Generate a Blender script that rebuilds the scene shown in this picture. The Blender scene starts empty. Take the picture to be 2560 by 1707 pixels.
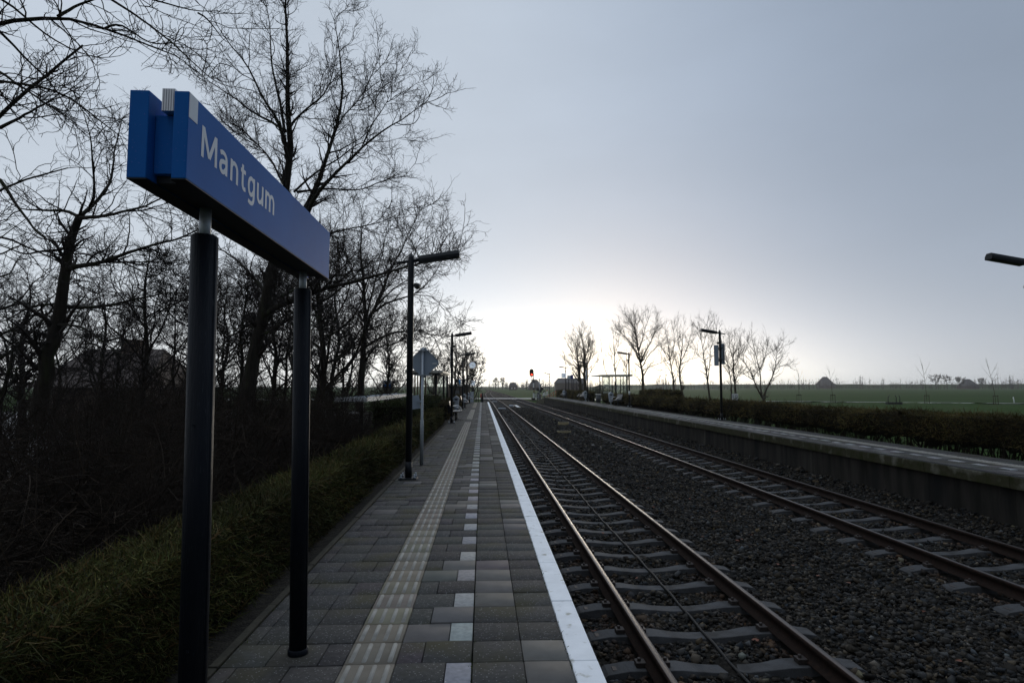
import bpy, bmesh, math, random
import numpy as np
from mathutils import Vector, Matrix, Euler
R = math.radians
scene = bpy.context.scene
COL = scene.collection
random.seed(7)

# ------------------------------------------------------------------ camera
EYE = 1.6
FPX, CX, CY = 1525.0, 1280.0, 853.5
PITCH = math.atan(113 / FPX)
YAW = math.atan(74 / FPX * math.cos(PITCH))
_f = (math.sin(YAW) * math.cos(PITCH), math.cos(YAW) * math.cos(PITCH), math.sin(PITCH))
_r = (math.cos(YAW), -math.sin(YAW), 0.0)
_u = (-math.sin(YAW) * math.sin(PITCH), -math.cos(YAW) * math.sin(PITCH), math.cos(PITCH))

def at(u, v, Y):
    """surveying helper: the point seen at photo pixel (u, v) that lies Y metres down the line"""
    a = (u - CX) / FPX; b = -(v - CY) / FPX
    d = [_f[i] + a * _r[i] + b * _u[i] for i in range(3)]
    t = Y / d[1]
    return (d[0] * t, Y, EYE + d[2] * t)

cam_d = bpy.data.cameras.new("camera")
cam = bpy.data.objects.new("camera", cam_d); COL.objects.link(cam)
cam.location = (0, 0, EYE)
cam.rotation_euler = (R(90) + PITCH, 0, -YAW)
cam_d.sensor_width = 36; cam_d.lens = FPX / 2560 * 36
cam_d.clip_start = 0.05; cam_d.clip_end = 12000
scene.camera = cam

# ------------------------------------------------------------------ materials
def nd(nt, t, **kw):
    n = nt.nodes.new(t)
    for k, v in kw.items():
        setattr(n, k, v)
    return n

def mat(name, col, rough=0.6, metal=0.0, col2=None, scale=8.0, bump=0.0, bscale=None, detail=4.0, spec=0.5,
        stretch=None, attr=None, lo=0.35, hi=0.65):
    m = bpy.data.materials.new(name); m.use_nodes = True
    nt = m.node_tree; b = nt.nodes["Principled BSDF"]
    b.inputs["Roughness"].default_value = rough
    b.inputs["Metallic"].default_value = metal
    b.inputs["Specular IOR Level"].default_value = spec
    b.inputs["Base Color"].default_value = (*col, 1)
    tc = nd(nt, "ShaderNodeTexCoord"); mp = nd(nt, "ShaderNodeMapping")
    nt.links.new(tc.outputs["Object"], mp.inputs["Vector"])
    if stretch: mp.inputs["Scale"].default_value = stretch
    colsock = None
    if col2 is not None:
        n = nd(nt, "ShaderNodeTexNoise"); n.inputs["Scale"].default_value = scale; n.inputs["Detail"].default_value = detail
        nt.links.new(mp.outputs["Vector"], n.inputs["Vector"])
        rm = nd(nt, "ShaderNodeMapRange"); rm.inputs["From Min"].default_value = lo; rm.inputs["From Max"].default_value = hi
        nt.links.new(n.outputs["Fac"], rm.inputs["Value"])
        mx = nd(nt, "ShaderNodeMix", data_type='RGBA')
        mx.inputs["A"].default_value = (*col, 1); mx.inputs["B"].default_value = (*col2, 1)
        nt.links.new(rm.outputs["Result"], mx.inputs["Factor"])
        colsock = mx.outputs["Result"]
    if attr:
        at_ = nd(nt, "ShaderNodeAttribute"); at_.attribute_name = attr
        mm = nd(nt, "ShaderNodeMix", data_type='RGBA', blend_type='MULTIPLY'); mm.inputs["Factor"].default_value = 1
        if colsock: nt.links.new(colsock, mm.inputs["A"])
        else: mm.inputs["A"].default_value = (*col, 1)
        nt.links.new(at_.outputs["Color"], mm.inputs["B"])
        colsock = mm.outputs["Result"]
    if colsock: nt.links.new(colsock, b.inputs["Base Color"])
    if bump:
        n2 = nd(nt, "ShaderNodeTexNoise"); n2.inputs["Scale"].default_value = bscale or scale * 3; n2.inputs["Detail"].default_value = 6
        nt.links.new(mp.outputs["Vector"], n2.inputs["Vector"])
        bp = nd(nt, "ShaderNodeBump"); bp.inputs["Strength"].default_value = bump; bp.inputs["Distance"].default_value = 0.02
        nt.links.new(n2.outputs["Fac"], bp.inputs["Height"]); nt.links.new(bp.outputs["Normal"], b.inputs["Normal"])
    return m

def two_noise(m, c3, scale, lo, hi):
    """lay a second, differently scaled patchy colour over a material"""
    nt = m.node_tree; b = nt.nodes["Principled BSDF"]
    s = b.inputs["Base Color"].links[0].from_socket if b.inputs["Base Color"].links else None
    mp = [n for n in nt.nodes if n.type == 'MAPPING'][0]
    n = nd(nt, "ShaderNodeTexNoise"); n.inputs["Scale"].default_value = scale; n.inputs["Detail"].default_value = 5
    nt.links.new(mp.outputs["Vector"], n.inputs["Vector"])
    rm = nd(nt, "ShaderNodeMapRange"); rm.inputs["From Min"].default_value = lo; rm.inputs["From Max"].default_value = hi
    nt.links.new(n.outputs["Fac"], rm.inputs["Value"])
    mx = nd(nt, "ShaderNodeMix", data_type='RGBA')
    if s: nt.links.new(s, mx.inputs["A"])
    else: mx.inputs["A"].default_value = b.inputs["Base Color"].default_value
    mx.inputs["B"].default_value = (*c3, 1)
    nt.links.new(rm.outputs["Result"], mx.inputs["Factor"]); nt.links.new(mx.outputs["Result"], b.inputs["Base Color"])
    return m

def speckle(m, c3, scale, thr):
    """small pale stones in the surface (voronoi cells)"""
    nt = m.node_tree; b = nt.nodes["Principled BSDF"]
    s = b.inputs["Base Color"].links[0].from_socket
    mp = [n for n in nt.nodes if n.type == 'MAPPING'][0]
    v = nd(nt, "ShaderNodeTexVoronoi"); v.inputs["Scale"].default_value = scale
    nt.links.new(mp.outputs["Vector"], v.inputs["Vector"])
    sep = nd(nt, "ShaderNodeSeparateColor"); nt.links.new(v.outputs["Color"], sep.inputs["Color"])
    g = nd(nt, "ShaderNodeMath", operation='GREATER_THAN'); g.inputs[1].default_value = thr
    nt.links.new(sep.outputs["Red"], g.inputs[0])
    l = nd(nt, "ShaderNodeMath", operation='LESS_THAN'); l.inputs[1].default_value = 0.42
    nt.links.new(v.outputs["Distance"], l.inputs[0])
    mu = nd(nt, "ShaderNodeMath", operation='MULTIPLY')
    nt.links.new(g.outputs[0], mu.inputs[0]); nt.links.new(l.outputs[0], mu.inputs[1])
    mx = nd(nt, "ShaderNodeMix", data_type='RGBA'); mx.inputs["B"].default_value = (*c3, 1)
    nt.links.new(s, mx.inputs["A"]); nt.links.new(mu.outputs[0], mx.inputs["Factor"])
    nt.links.new(mx.outputs["Result"], b.inputs["Base Color"])
    return m

def glass_mat(name, tint, gloss=0.14):
    m = bpy.data.materials.new(name); m.use_nodes = True; nt = m.node_tree; nt.nodes.clear()
    o = nd(nt, "ShaderNodeOutputMaterial"); t = nd(nt, "ShaderNodeBsdfTransparent"); g = nd(nt, "ShaderNodeBsdfGlossy")
    t.inputs["Color"].default_value = (*tint, 1); g.inputs["Roughness"].default_value = 0.08
    x = nd(nt, "ShaderNodeMixShader"); x.inputs[0].default_value = gloss
    nt.links.new(t.outputs[0], x.inputs[1]); nt.links.new(g.outputs[0], x.inputs[2]); nt.links.new(x.outputs[0], o.inputs["Surface"])
    return m

def emit_mat(name, col, strength):
    m = bpy.data.materials.new(name); m.use_nodes = True
    b = m.node_tree.nodes["Principled BSDF"]
    b.inputs["Base Color"].default_value = (*col, 1); b.inputs["Emission Color"].default_value = (*col, 1)
    b.inputs["Emission Strength"].default_value = strength
    return m

M = {}
M['tile'] = speckle(two_noise(mat('paving_tile', (.043, .041, .039), .82, col2=(.062, .059, .056), scale=30, bump=.35, bscale=260, attr='tint', spec=.22), (.052, .048, .028), 1.7, .50, .68), (.17, .17, .165), 95, .88)
M['smooth'] = mat('smooth_tile', (.085, .08, .075), .7, spec=.25, col2=(.105, .098, .092), scale=9, bump=.1, bscale=200, attr='tint')
M['tactile'] = mat('tactile_tile', (.14, .124, .098), .8, spec=.2, col2=(.19, .17, .135), scale=5, bump=.15, bscale=150, attr='tint')
M['rib'] = mat('tactile_rib', (.31, .30, .27), .7, spec=.2, col2=(.21, .20, .18), scale=7, bump=.1, bscale=150)
M['white_tile'] = mat('white_tile', (.34, .34, .335), .75, spec=.2, col2=(.25, .25, .25), scale=25, bump=.2, bscale=240, attr='tint')
M['white_edge'] = two_noise(mat('white_painted_edge', (.84, .86, .88), .6, spec=.3, col2=(.74, .76, .78), scale=6, bump=.08, bscale=120), (.36, .35, .29), 11, .60, .74)
M['kerb'] = mat('kerb_concrete', (.036, .033, .026), .85, spec=.15, col2=(.05, .046, .034), scale=10, bump=.3)
M['wall'] = two_noise(two_noise(mat('stained_concrete', (.042, .038, .033), .9, spec=.1, col2=(.016, .015, .013), scale=3.0, bump=.35, bscale=40, stretch=(1.5, 1.5, .22)), (.085, .078, .068), 2.2, .6, .75), (.014, .014, .014), 1.1, .52, .68)
M['cap'] = two_noise(mat('mossy_cap', (.05, .046, .028), .9, spec=.1, col2=(.03, .034, .012), scale=6, bump=.5, bscale=60), (.14, .135, .11), 3, .56, .7)
M['soil'] = mat('soil', (.022, .02, .017), .95, spec=.1, col2=(.045, .04, .032), scale=14, bump=.9, bscale=60)
M['bed'] = mat('ballast_bed', (.009, .008, .007), .95, spec=.05, col2=(.022, .020, .017), scale=22, bump=1.0, bscale=30)
M['stone'] = mat('ballast_stone', (.030, .027, .023), .85, spec=.18, attr='tint')
M['rail_side'] = mat('rusty_rail', (.015, .010, .008), .85, spec=.12, col2=(.026, .015, .011), scale=20, bump=.2)
M['rail_top'] = mat('worn_rail_head', (.10, .082, .072), .36, 1.0, col2=(.07, .056, .05), scale=3, stretch=(30, .3, 1), bump=.02, bscale=20)
M['sleeper'] = mat('concrete_sleeper', (.066, .067, .070), .78, spec=.2, col2=(.034, .033, .032), scale=5, bump=.25, bscale=50)
M['clip'] = mat('rail_clip', (.05, .04, .035), .6, .5)
M['black_cable'] = mat('black_cable', (.010, .010, .010), .6, spec=.2)
M['navy'] = mat('dark_coated_steel', (.008, .010, .014), .45, spec=.22, col2=(.006, .008, .011), scale=3, bump=.05, bscale=90)
M['sleeve'] = two_noise(mat('black_sleeve', (.006, .008, .013), .5, spec=.14, col2=(.004, .006, .010), scale=5, bump=.25, bscale=25, stretch=(6, 6, .6)), (.02, .024, .03), 40, .64, .7)
M['galv'] = mat('galvanised_steel', (.30, .34, .38), .5, .6, col2=(.42, .45, .48), scale=35, bump=.05)
M['alu'] = mat('bare_aluminium', (.62, .63, .65), .3, .9, col2=(.5, .5, .52), scale=8, stretch=(1, 1, .2))
M['sign_blue'] = speckle(mat('sign_blue', (.014, .135, .46), .6, col2=(.012, .118, .41), scale=3, bump=.05, bscale=220, spec=.09), (.05, .14, .46), 170, .96)
M['sign_dark'] = mat('sign_underside', (.006, .007, .01), .6, col2=(.01, .011, .014), scale=6)
M['sign_white'] = mat('sign_white', (.62, .68, .74), .4, col2=(.56, .62, .68), scale=9)
M['letter_blue'] = mat('sign_lettering_blue', (.012, .04, .22), .4)
M['letter_black'] = mat('sign_lettering_black', (.03, .03, .03), .5)
M['lit_white'] = mat('lit_sign_box', (.62, .68, .74), .4, col2=(.58, .64, .70), scale=9); _b = M['lit_white'].node_tree.nodes['Principled BSDF']; _b.inputs['Emission Color'].default_value = (.75, .86, 1, 1); _b.inputs['Emission Strength'].default_value = .35
M['sign_back'] = mat('sign_back_grey', (.28, .33, .40), .5, .2, col2=(.24, .29, .36), scale=3)
M['white'] = mat('white_paint', (.75, .76, .76), .5, col2=(.66, .66, .66), scale=8)
M['lightgrey'] = mat('light_grey_metal', (.40, .45, .52), .45, .1, col2=(.34, .39, .45), scale=6)
M['midgrey'] = mat('mid_grey_metal', (.11, .112, .12), .5, .2, col2=(.085, .088, .095), scale=6)
M['chrome'] = mat('bright_steel', (.7, .68, .64), .18, 1.0)
M['wood'] = mat('varnished_slats', (.16, .10, .05), .5, col2=(.10, .06, .03), scale=4, stretch=(8, 1, 8))
M['cream'] = mat('translucent_panel', (.72, .68, .58), .5, col2=(.62, .58, .5), scale=3)
M['glass'] = glass_mat('shelter_glass', (.86, .9, .88))
M['brick'] = mat('dark_brick', (.10, .07, .055), .8, col2=(.07, .05, .042), scale=14, bump=.4)
M['roof_tile'] = mat('brown_roof_tiles', (.075, .05, .04), .75, col2=(.05, .035, .03), scale=9, bump=.6, stretch=(1, 1, 4))
M['chimney'] = mat('chimney_brick', (.17, .12, .085), .8, col2=(.12, .085, .065), scale=12, bump=.4)
M['far_roof'] = mat('farm_roof', (.06, .05, .05), .8, col2=(.045, .04, .04), scale=2)
M['far_wall'] = mat('farm_wall', (.10, .07, .06), .8, col2=(.08, .06, .05), scale=2)
M['bark'] = two_noise(mat('bark', (.032, .027, .021), .9, spec=.15, col2=(.019, .016, .013), scale=6, bump=.8, bscale=25, stretch=(3, 3, .5)), (.035, .04, .018), 1.6, .52, .68)
M['twig'] = mat('twigs', (.027, .021, .018), .85, spec=.15, col2=(.018, .015, .013), scale=4)
M['bark_far'] = mat('haze_pale_bark', (.075, .06, .043), .9, spec=.1, col2=(.045, .037, .028), scale=6, bump=.5, bscale=30)  # base colour lightened to stand for haze and glow on the far trees
M['shrub'] = mat('shrub_stems', (.028, .021, .016), .9, spec=.1, col2=(.018, .014, .011), scale=3)
M['bramble'] = mat('bramble_stems', (.03, .023, .017), .9, spec=.1, attr='tint')
M['hedge_core'] = mat('hedge_core', (.011, .010, .007), .95, spec=.05, col2=(.018, .016, .010), scale=30, bump=1)
M['hedge_leaf'] = mat('hedge_leaf', (.074, .073, .036), .8, spec=.15, attr='tint')
M['grass'] = None
M['asphalt'] = mat('wet_asphalt', (.06, .06, .062), .4, col2=(.085, .085, .085), scale=.6, bump=.1, bscale=60)
M['road'] = mat('pale_road', (.33, .32, .31), .5, col2=(.24, .235, .23), scale=.8, bump=.1, bscale=30)
M['red'] = mat('red_paint', (.42, .09, .05), .5, col2=(.34, .07, .04), scale=10)
M['ns_blue'] = mat('totem_blue', (.0, .19, .42), .4, col2=(.0, .17, .38), scale=3)
M['yellow'] = mat('yellow_concrete', (.40, .33, .17), .7, col2=(.32, .26, .14), scale=9)
M['red_lens'] = emit_mat('red_signal_lens', (1.0, .03, .012), 9.0)
M['leaf_red'] = mat('fallen_leaf', (.16, .05, .025), .8, col2=(.10, .04, .02), scale=30)

# ground: grass whose colour changes in broad patches
g = mat('grass_field', (.021, .046, .009), .95, spec=.03, col2=(.029, .060, .013), scale=.05, bump=.8, bscale=5)
two_noise(g, (.030, .046, .014), .8, .5, .72); M['grass'] = g
M['verge'] = two_noise(mat('verge_grass', (.021, .048, .009), .95, spec=.03, col2=(.033, .062, .014), scale=.8, bump=1, bscale=12), (.05, .046, .022), .35, .56, .72)

# ------------------------------------------------------------------ mesh helpers
def link(name, me, m=None, parent=None):
    o = bpy.data.objects.new(name, me); COL.objects.link(o)
    if m is not None:
        for q in (m if isinstance(m, (list, tuple)) else [m]):
            me.materials.append(q)
    if parent is not None: o.parent = parent
    return o

def raw_mesh(name, verts, quads, mi=None, smooth=False, tint=None):
    """verts (n,3) float array, quads (m,4) or tris (m,3) int array -> mesh, fast"""
    verts = np.asarray(verts, np.float32); quads = np.asarray(quads, np.int32)
    me = bpy.data.meshes.new(name)
    k = quads.shape[1]
    me.vertices.add(len(verts)); me.vertices.foreach_set('co', verts.ravel())
    me.loops.add(quads.size); me.loops.foreach_set('vertex_index', quads.ravel())
    me.polygons.add(len(quads)); me.polygons.foreach_set('loop_start', np.arange(0, quads.size, k, dtype=np.int32))
    if mi is not None: me.polygons.foreach_set('material_index', np.asarray(mi, np.int32))
    if smooth: me.polygons.foreach_set('use_smooth', np.ones(len(quads), dtype=bool))
    me.update(calc_edges=True)
    if tint is not None:
        a = me.color_attributes.new('tint', 'FLOAT_COLOR', 'POINT')
        c = np.ones((len(verts), 4), np.float32); c[:, :3] = tint
        a.data.foreach_set('color', c.ravel())
    return me

class MB:
    def __init__(s): s.v = []; s.f = []; s.m = []; s.sm = []
    def add(s, vs, fs, mi=0, smooth=False):
        o = len(s.v); s.v += [tuple(p) for p in vs]
        s.f += [tuple(i + o for i in f) for f in fs]; s.m += [mi] * len(fs); s.sm += [smooth] * len(fs); return s
    def box(s, x0, x1, y0, y1, z0, z1, mi=0, T=None):
        vs = [Vector(p) for p in ((x0, y0, z0), (x1, y0, z0), (x1, y1, z0), (x0, y1, z0), (x0, y0, z1), (x1, y0, z1), (x1, y1, z1), (x0, y1, z1))]
        if T is not None: vs = [T @ p for p in vs]
        return s.add(vs, ((0, 3, 2, 1), (4, 5, 6, 7), (0, 1, 5, 4), (1, 2, 6, 5), (2, 3, 7, 6), (3, 0, 4, 7)), mi)
    def tube(s, pts, rad, n=10, mi=0, cap=True, smooth=True):
        pts = [Vector(p) for p in pts]; k = len(pts)
        if not hasattr(rad, '__len__'): rad = [rad] * k
        vs = []
        for i, p in enumerate(pts):
            t = (pts[min(i + 1, k - 1)] - pts[max(i - 1, 0)]).normalized()
            a = t.orthogonal() if i == 0 else (a - t * a.dot(t))
            a.normalize(); b = t.cross(a)
            vs += [p + (a * math.cos(2 * math.pi * j / n) + b * math.sin(2 * math.pi * j / n)) * rad[i] for j in range(n)]
        fs = [(i * n + j, i * n + (j + 1) % n, (i + 1) * n + (j + 1) % n, (i + 1) * n + j) for i in range(k - 1) for j in range(n)]
        o = len(s.v); s.add(vs, fs, mi, smooth)
        if cap: s.f += [tuple(o + j for j in range(n - 1, -1, -1)), tuple(o + (k - 1) * n + j for j in range(n))]; s.m += [mi] * 2; s.sm += [False] * 2
        return s
    def prism(s, poly, z0, z1, mi=0, T=None):
        """poly (x, y) counter-clockwise, extruded along z, then placed by T"""
        n = len(poly); vs = [Vector((x, y, z0)) for x, y in poly] + [Vector((x, y, z1)) for x, y in poly]
        if T is not None: vs = [T @ p for p in vs]
        return s.add(vs, [tuple(range(n - 1, -1, -1)), tuple(range(n, 2 * n))] + [(i, (i + 1) % n, n + (i + 1) % n, n + i) for i in range(n)], mi)
    def build(s, name, m, parent=None, bevel=0.0):
        me = bpy.data.meshes.new(name); me.from_pydata(s.v, [], s.f); me.update()
        me.polygons.foreach_set('material_index', s.m); me.polygons.foreach_set('use_smooth', s.sm)
        o = link(name, me, m, parent)
        if bevel:
            b = o.modifiers.new('edge', 'BEVEL'); b.width = bevel; b.segments = 2; b.limit_method = 'ANGLE'; b.angle_limit = R(40)
        return o

def thing(name, label, cat, loc=(0, 0, 0), rz=0.0, group=None):
    o = bpy.data.objects.new(name, None); COL.objects.link(o); o.empty_display_size = .2
    o.location = loc; o.rotation_euler = (0, 0, rz); return tag(o, label, cat, group)

def tag(o, label, cat, group=None):
    o['label'] = label; o['category'] = cat
    if group: o['group'] = group
    return o

def struct(o): o['kind'] = 'structure'; return o
def stuff(o, label=None, cat=None):
    o['kind'] = 'stuff'
    if label: o['label'] = label; o['category'] = cat
    return o

KIDS = {}
def kids(o): return [c for c in bpy.data.objects if c.parent == o]
def dup(o, label, loc, rz=None, parent=None):
    c = o.copy(); COL.objects.link(c); c.parent = parent
    if parent is None:
        c.location = loc; c['label'] = label
        if rz is not None: c.rotation_euler = (0, 0, rz)
    for ch in kids(o): dup(ch, None, None, None, c)
    return c

def text_mesh(s, size):
    cu = bpy.data.curves.new('lettering', 'FONT'); cu.body = s; cu.size = size; cu.extrude = 0.0015
    cu.resolution_u = 6
    o = bpy.data.objects.new('lettering', cu); COL.objects.link(o)
    dg = bpy.context.evaluated_depsgraph_get(); dg.update()
    me = bpy.data.meshes.new_from_object(o.evaluated_get(dg))
    bpy.data.objects.remove(o); bpy.data.curves.remove(cu)
    return me

GLYPH = {  # hand-drawn strokes, cap height 1, x-height .74
    'M': (1.0, [[(.08, 0), (.10, 1)], [(.12, .97), (.5, .12), (.88, .97)], [(.90, 1), (.92, 0)]]),
    'a': (.62, [[(.06, .66), (.2, .725), (.36, .71), (.47, .62), (.49, .48), (.49, 0)], [(.49, .43), (.3, .43), (.12, .37), (.07, .24), (.10, .10), (.21, .04), (.34, .08), (.49, .24)]]),
    'n': (.64, [[(.09, 0), (.09, .77)], [(.09, .50), (.17, .65), (.30, .70), (.44, .66), (.52, .54), (.53, .4), (.53, 0)]]),
    't': (.46, [[(.18, .94), (.18, .22), (.22, .09), (.31, .05), (.43, .08)], [(.02, .70), (.42, .70)]]),
    'g': (.66, [[(.50, .60), (.40, .69), (.27, .70), (.14, .61), (.085, .46), (.085, .30), (.14, .14), (.26, .06), (.39, .10), (.50, .24)], [(.545, .77), (.545, -.02), (.50, -.17), (.38, -.25), (.22, -.25), (.08, -.20)]]),
    'u': (.64, [[(.09, .77), (.09, .34), (.10, .18), (.18, .08), (.30, .05), (.42, .12), (.53, .28)], [(.54, .77), (.54, 0)]]),
    'm': (1.0, [[(.09, 0), (.09, .77)], [(.09, .50), (.16, .65), (.28, .70), (.41, .66), (.48, .52), (.485, .4), (.485, 0)], [(.485, .50), (.55, .65), (.67, .70), (.80, .66), (.87, .52), (.88, .4), (.88, 0)]])}
def stroke_lettering(s, parent, m, origin, width, height, gap=.14, w=.076):
    '''name set in a plain humanist sans, reading along +y on a face that looks towards +x'''
    tot = sum(GLYPH[c][0] for c in s) + gap * (len(s) - 1); sx = width / tot; pen = 0.0; mb = MB(); lay = 0
    for c in s:
        adv, strokes = GLYPH[c]
        for st in strokes:
            p = resample([(x, z, 0) for x, z in st], 3 if len(st) == 2 else 5 * len(st)) if len(st) != 3 else np.array([(x, z, 0) for x, z in st], float)
            segs = [p] if len(st) != 3 else [p[:2], p[1:]]
            for q in segs:
                lay += 1; t = np.gradient(q, axis=0); t = t / np.linalg.norm(t, axis=1)[:, None]; nn = np.stack([-t[:, 1], t[:, 0]], 1)
                vs = []
                for (x, z, _), (nx_, nz_) in zip(q, nn):
                    for sg in (1, -1): vs.append((origin[0] + .00012 * (lay % 4), origin[1] + (pen + x + nx_ * w * sg) * sx, origin[2] + (z + nz_ * w * sg) * height))
                mb.add(vs, [(2 * i, 2 * i + 1, 2 * i + 3, 2 * i + 2) for i in range(len(q) - 1)])
        pen += adv + gap
    return mb.build('lettering', m, parent)

def lettering(s, parent, m, origin, xdir, updir, width=None, height=None, center=False):
    """flat solid letters: cap height / overall width fitted, reading along xdir, standing along updir"""
    me = text_mesh(s, 1.0)
    co = np.zeros(len(me.vertices) * 3, np.float32); me.vertices.foreach_get('co', co); co = co.reshape(-1, 3)
    x0, x1 = co[:, 0].min(), co[:, 0].max(); h = .729
    if height is None: height = co[:, 1].max() - co[:, 1].min()
    sy = height / h; sx = (width / (x1 - x0)) if width else sy
    X = Vector(xdir).normalized(); U = Vector(updir).normalized(); Nn = X.cross(U)
    lx = (co[:, 0] - x0) * sx; ly = co[:, 1] * sy; lz = co[:, 2] * 1.0
    if center: lx -= (x1 - x0) * sx / 2; ly -= height / 2
    P = np.array(origin)[None] + lx[:, None] * np.array(X)[None] + ly[:, None] * np.array(U)[None] + lz[:, None] * np.array(Nn)[None]
    me.vertices.foreach_set('co', P.astype(np.float32).ravel()); me.update(); me.materials.clear()
    return link('lettering', me, m, parent)

# ------------------------------------------------------------------ branch growth (numpy)
def norm(a): return a / np.maximum(np.linalg.norm(a, axis=-1, keepdims=True), 1e-9)

def tubes(P, Rr, sides):
    """P (N,K,3), Rr (N,K) -> verts, quads of N open tubes"""
    N, K, _ = P.shape
    T = np.gradient(P, axis=1); T = norm(T)
    mean = norm(P[:, -1] - P[:, 0]); ref = np.where(np.abs(mean[:, 2:3]) > .8, np.array([[1., 0, 0]]), np.array([[0, 0, 1.]]))
    A = norm(np.cross(T, ref[:, None, :])); B = np.cross(T, A)
    th = np.arange(sides) * 2 * np.pi / sides
    V = P[:, :, None, :] + Rr[:, :, None, None] * (A[:, :, None, :] * np.cos(th)[None, None, :, None] + B[:, :, None, :] * np.sin(th)[None, None, :, None])
    idx = np.arange(N * K * sides).reshape(N, K, sides)
    a = idx[:, :-1]; b = np.roll(idx, -1, axis=2)[:, :-1]; c = np.roll(idx, -1, axis=2)[:, 1:]; d = idx[:, 1:]
    Q = np.stack([a, b, c, d], -1).reshape(-1, 4)
    return V.reshape(-1, 3), Q

def resample(pts, K):
    pts = np.asarray(pts, float)
    # smooth the polyline by chordal Catmull-Rom-ish interpolation
    s = np.r_[0, np.cumsum(np.linalg.norm(np.diff(pts, axis=0), axis=1))]
    t = np.linspace(0, s[-1], K)
    q = np.stack([np.interp(t, s, pts[:, i]) for i in range(3)], 1)
    for _ in range(2): q[1:-1] = (q[:-2] + 2 * q[1:-1] + q[2:]) / 4
    return q

def sprout(rng, P, Rr, spacing, lo, hi, a0, a1, wander, trop, K, rratio, rtip, t0=.15, tip=True, taper=.6, droop=None):
    """children along every parent path. Returns (paths, radii)"""
    N, Kp, _ = P.shape
    L = np.linalg.norm(np.diff(P, axis=1), axis=2).sum(1)
    cnt = np.maximum(1, rng.poisson(L * (1 - t0) / spacing)) if N else np.zeros(0, int)
    par = np.repeat(np.arange(N), cnt)
    t = rng.uniform(t0, 1, len(par))
    if tip:
        par = np.r_[par, np.arange(N)]; t = np.r_[t, np.full(N, .995)]
    n = len(par)
    x = t * (Kp - 1); i = np.minimum(x.astype(int), Kp - 2); fr = (x - i)[:, None]
    S = P[par, i] * (1 - fr) + P[par, i + 1] * fr
    r0 = (Rr[par, i] * (1 - fr[:, 0]) + Rr[par, i + 1] * fr[:, 0])
    T = norm(P[par, i + 1] - P[par, i])
    Z = norm(rng.normal(size=(n, 3))); side = norm(np.cross(T, Z))
    ang = np.radians(rng.uniform(a0, a1, n)); 
    if tip: ang[-N:] = np.radians(rng.uniform(5, 20, N))
    D = T * np.cos(ang)[:, None] + side * np.sin(ang)[:, None]
    ln = rng.uniform(lo, hi, n) * (1 - taper * t)
    if tip: ln[-N:] = rng.uniform(lo, hi, N) * .6
    out = np.zeros((n, K, 3)); out[:, 0] = S; p = S.copy(); d = D.copy()
    for k in range(1, K):
        d = norm(d + rng.normal(size=(n, 3)) * wander + np.array([0, 0, trop]))
        p = p + d * (ln / (K - 1))[:, None]; out[:, k] = p
    rs = np.minimum(np.maximum(r0 * rratio, rtip * 1.2), r0 * .95 + 1e-4)
    rad = rs[:, None] + (rtip - rs)[:, None] * np.linspace(0, 1, K)[None, :]
    return out, rad

def join(parts):
    vs, qs, o = [], [], 0
    for v, q in parts:
        vs.append(v); qs.append(q + o); o += len(v)
    return np.concatenate(vs), np.concatenate(qs)

def bare_tree(name, label, cat, base, limbs, seed, spec, group=None, mats=('bark', 'twig')):
    """limbs: list of (points, r0, r1) in world space; the first is the trunk. spec: list of sprout() keyword dicts"""
    rng = np.random.RandomState(seed)
    root = thing(name, label, cat, base, 0, group)
    off = np.array(base)
    parts = []; paths = []; rads = []
    K = 14
    for pts, r0, r1 in limbs:
        q = resample(pts, K); q[1:-1] += rng.normal(size=(K - 2, 3)) * r0 * .12
        rr = r0 + (r1 - r0) * np.linspace(0, 1, K) ** .8
        paths.append(q); rads.append(rr)
        parts.append(tubes((q - off)[None], rr[None], 8))
    v, q = join(parts)
    link('trunk', raw_mesh('trunk', v, q, smooth=True), M[mats[0]], root)
    P = np.array(paths); Rr = np.array(rads)
    crown = []
    for i, kw in enumerate(spec):
        kw = dict(kw); sides = kw.pop('sides', 3); skip = kw.pop('skip', 0)
        keep = kw.pop('keep', False); P0, R0 = P, Rr
        P, Rr = sprout(rng, P[skip:], Rr[skip:], **kw)
        crown.append(tubes(P - off, Rr, sides))
        if keep:                                   # the older limbs go on bearing twigs beside the new ones
            x = np.linspace(0, P0.shape[1] - 1, P.shape[1]); j = np.minimum(x.astype(int), P0.shape[1] - 2); fr_ = x - j
            P = np.concatenate([P0[:, j] * (1 - fr_)[None, :, None] + P0[:, j + 1] * fr_[None, :, None], P]); Rr = np.concatenate([R0[:, j] * (1 - fr_) + R0[:, j + 1] * fr_, Rr])
    v, q = join(crown)
    link('crown', raw_mesh('crown', v, q), M[mats[1]], root)
    return root
# ================================================================== SETTING
GZ = -1.05                      # meadow level
# one sheet of ground to the horizon
xs = np.unique(np.r_[-2200, -900, -400, np.linspace(-200, 260, 47), 500, 1000, 2200]); ys = np.unique(np.r_[-300, np.linspace(-40, 300, 69), 400, 550, 800, 1200, 1800, 2600])
gx, gy = np.meshgrid(xs, ys)
rg = np.random.RandomState(3)
gzv = GZ + rg.normal(size=gx.shape) * .025 * (np.abs(gx - 30) < 200) * (gy < 280) - .12 * ((gx > -3) & (gx < 12))
nx, ny = len(xs), len(ys)
def gridquads(nx, ny):
    i = np.arange(nx * ny).reshape(ny, nx)
    return np.stack([i[:-1, :-1], i[:-1, 1:], i[1:, 1:], i[1:, :-1]], -1).reshape(-1, 4)
struct(link('ground', raw_mesh('ground', np.stack([gx, gy, gzv], -1).reshape(-1, 3), gridquads(nx, ny), smooth=True), M['grass']))

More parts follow.
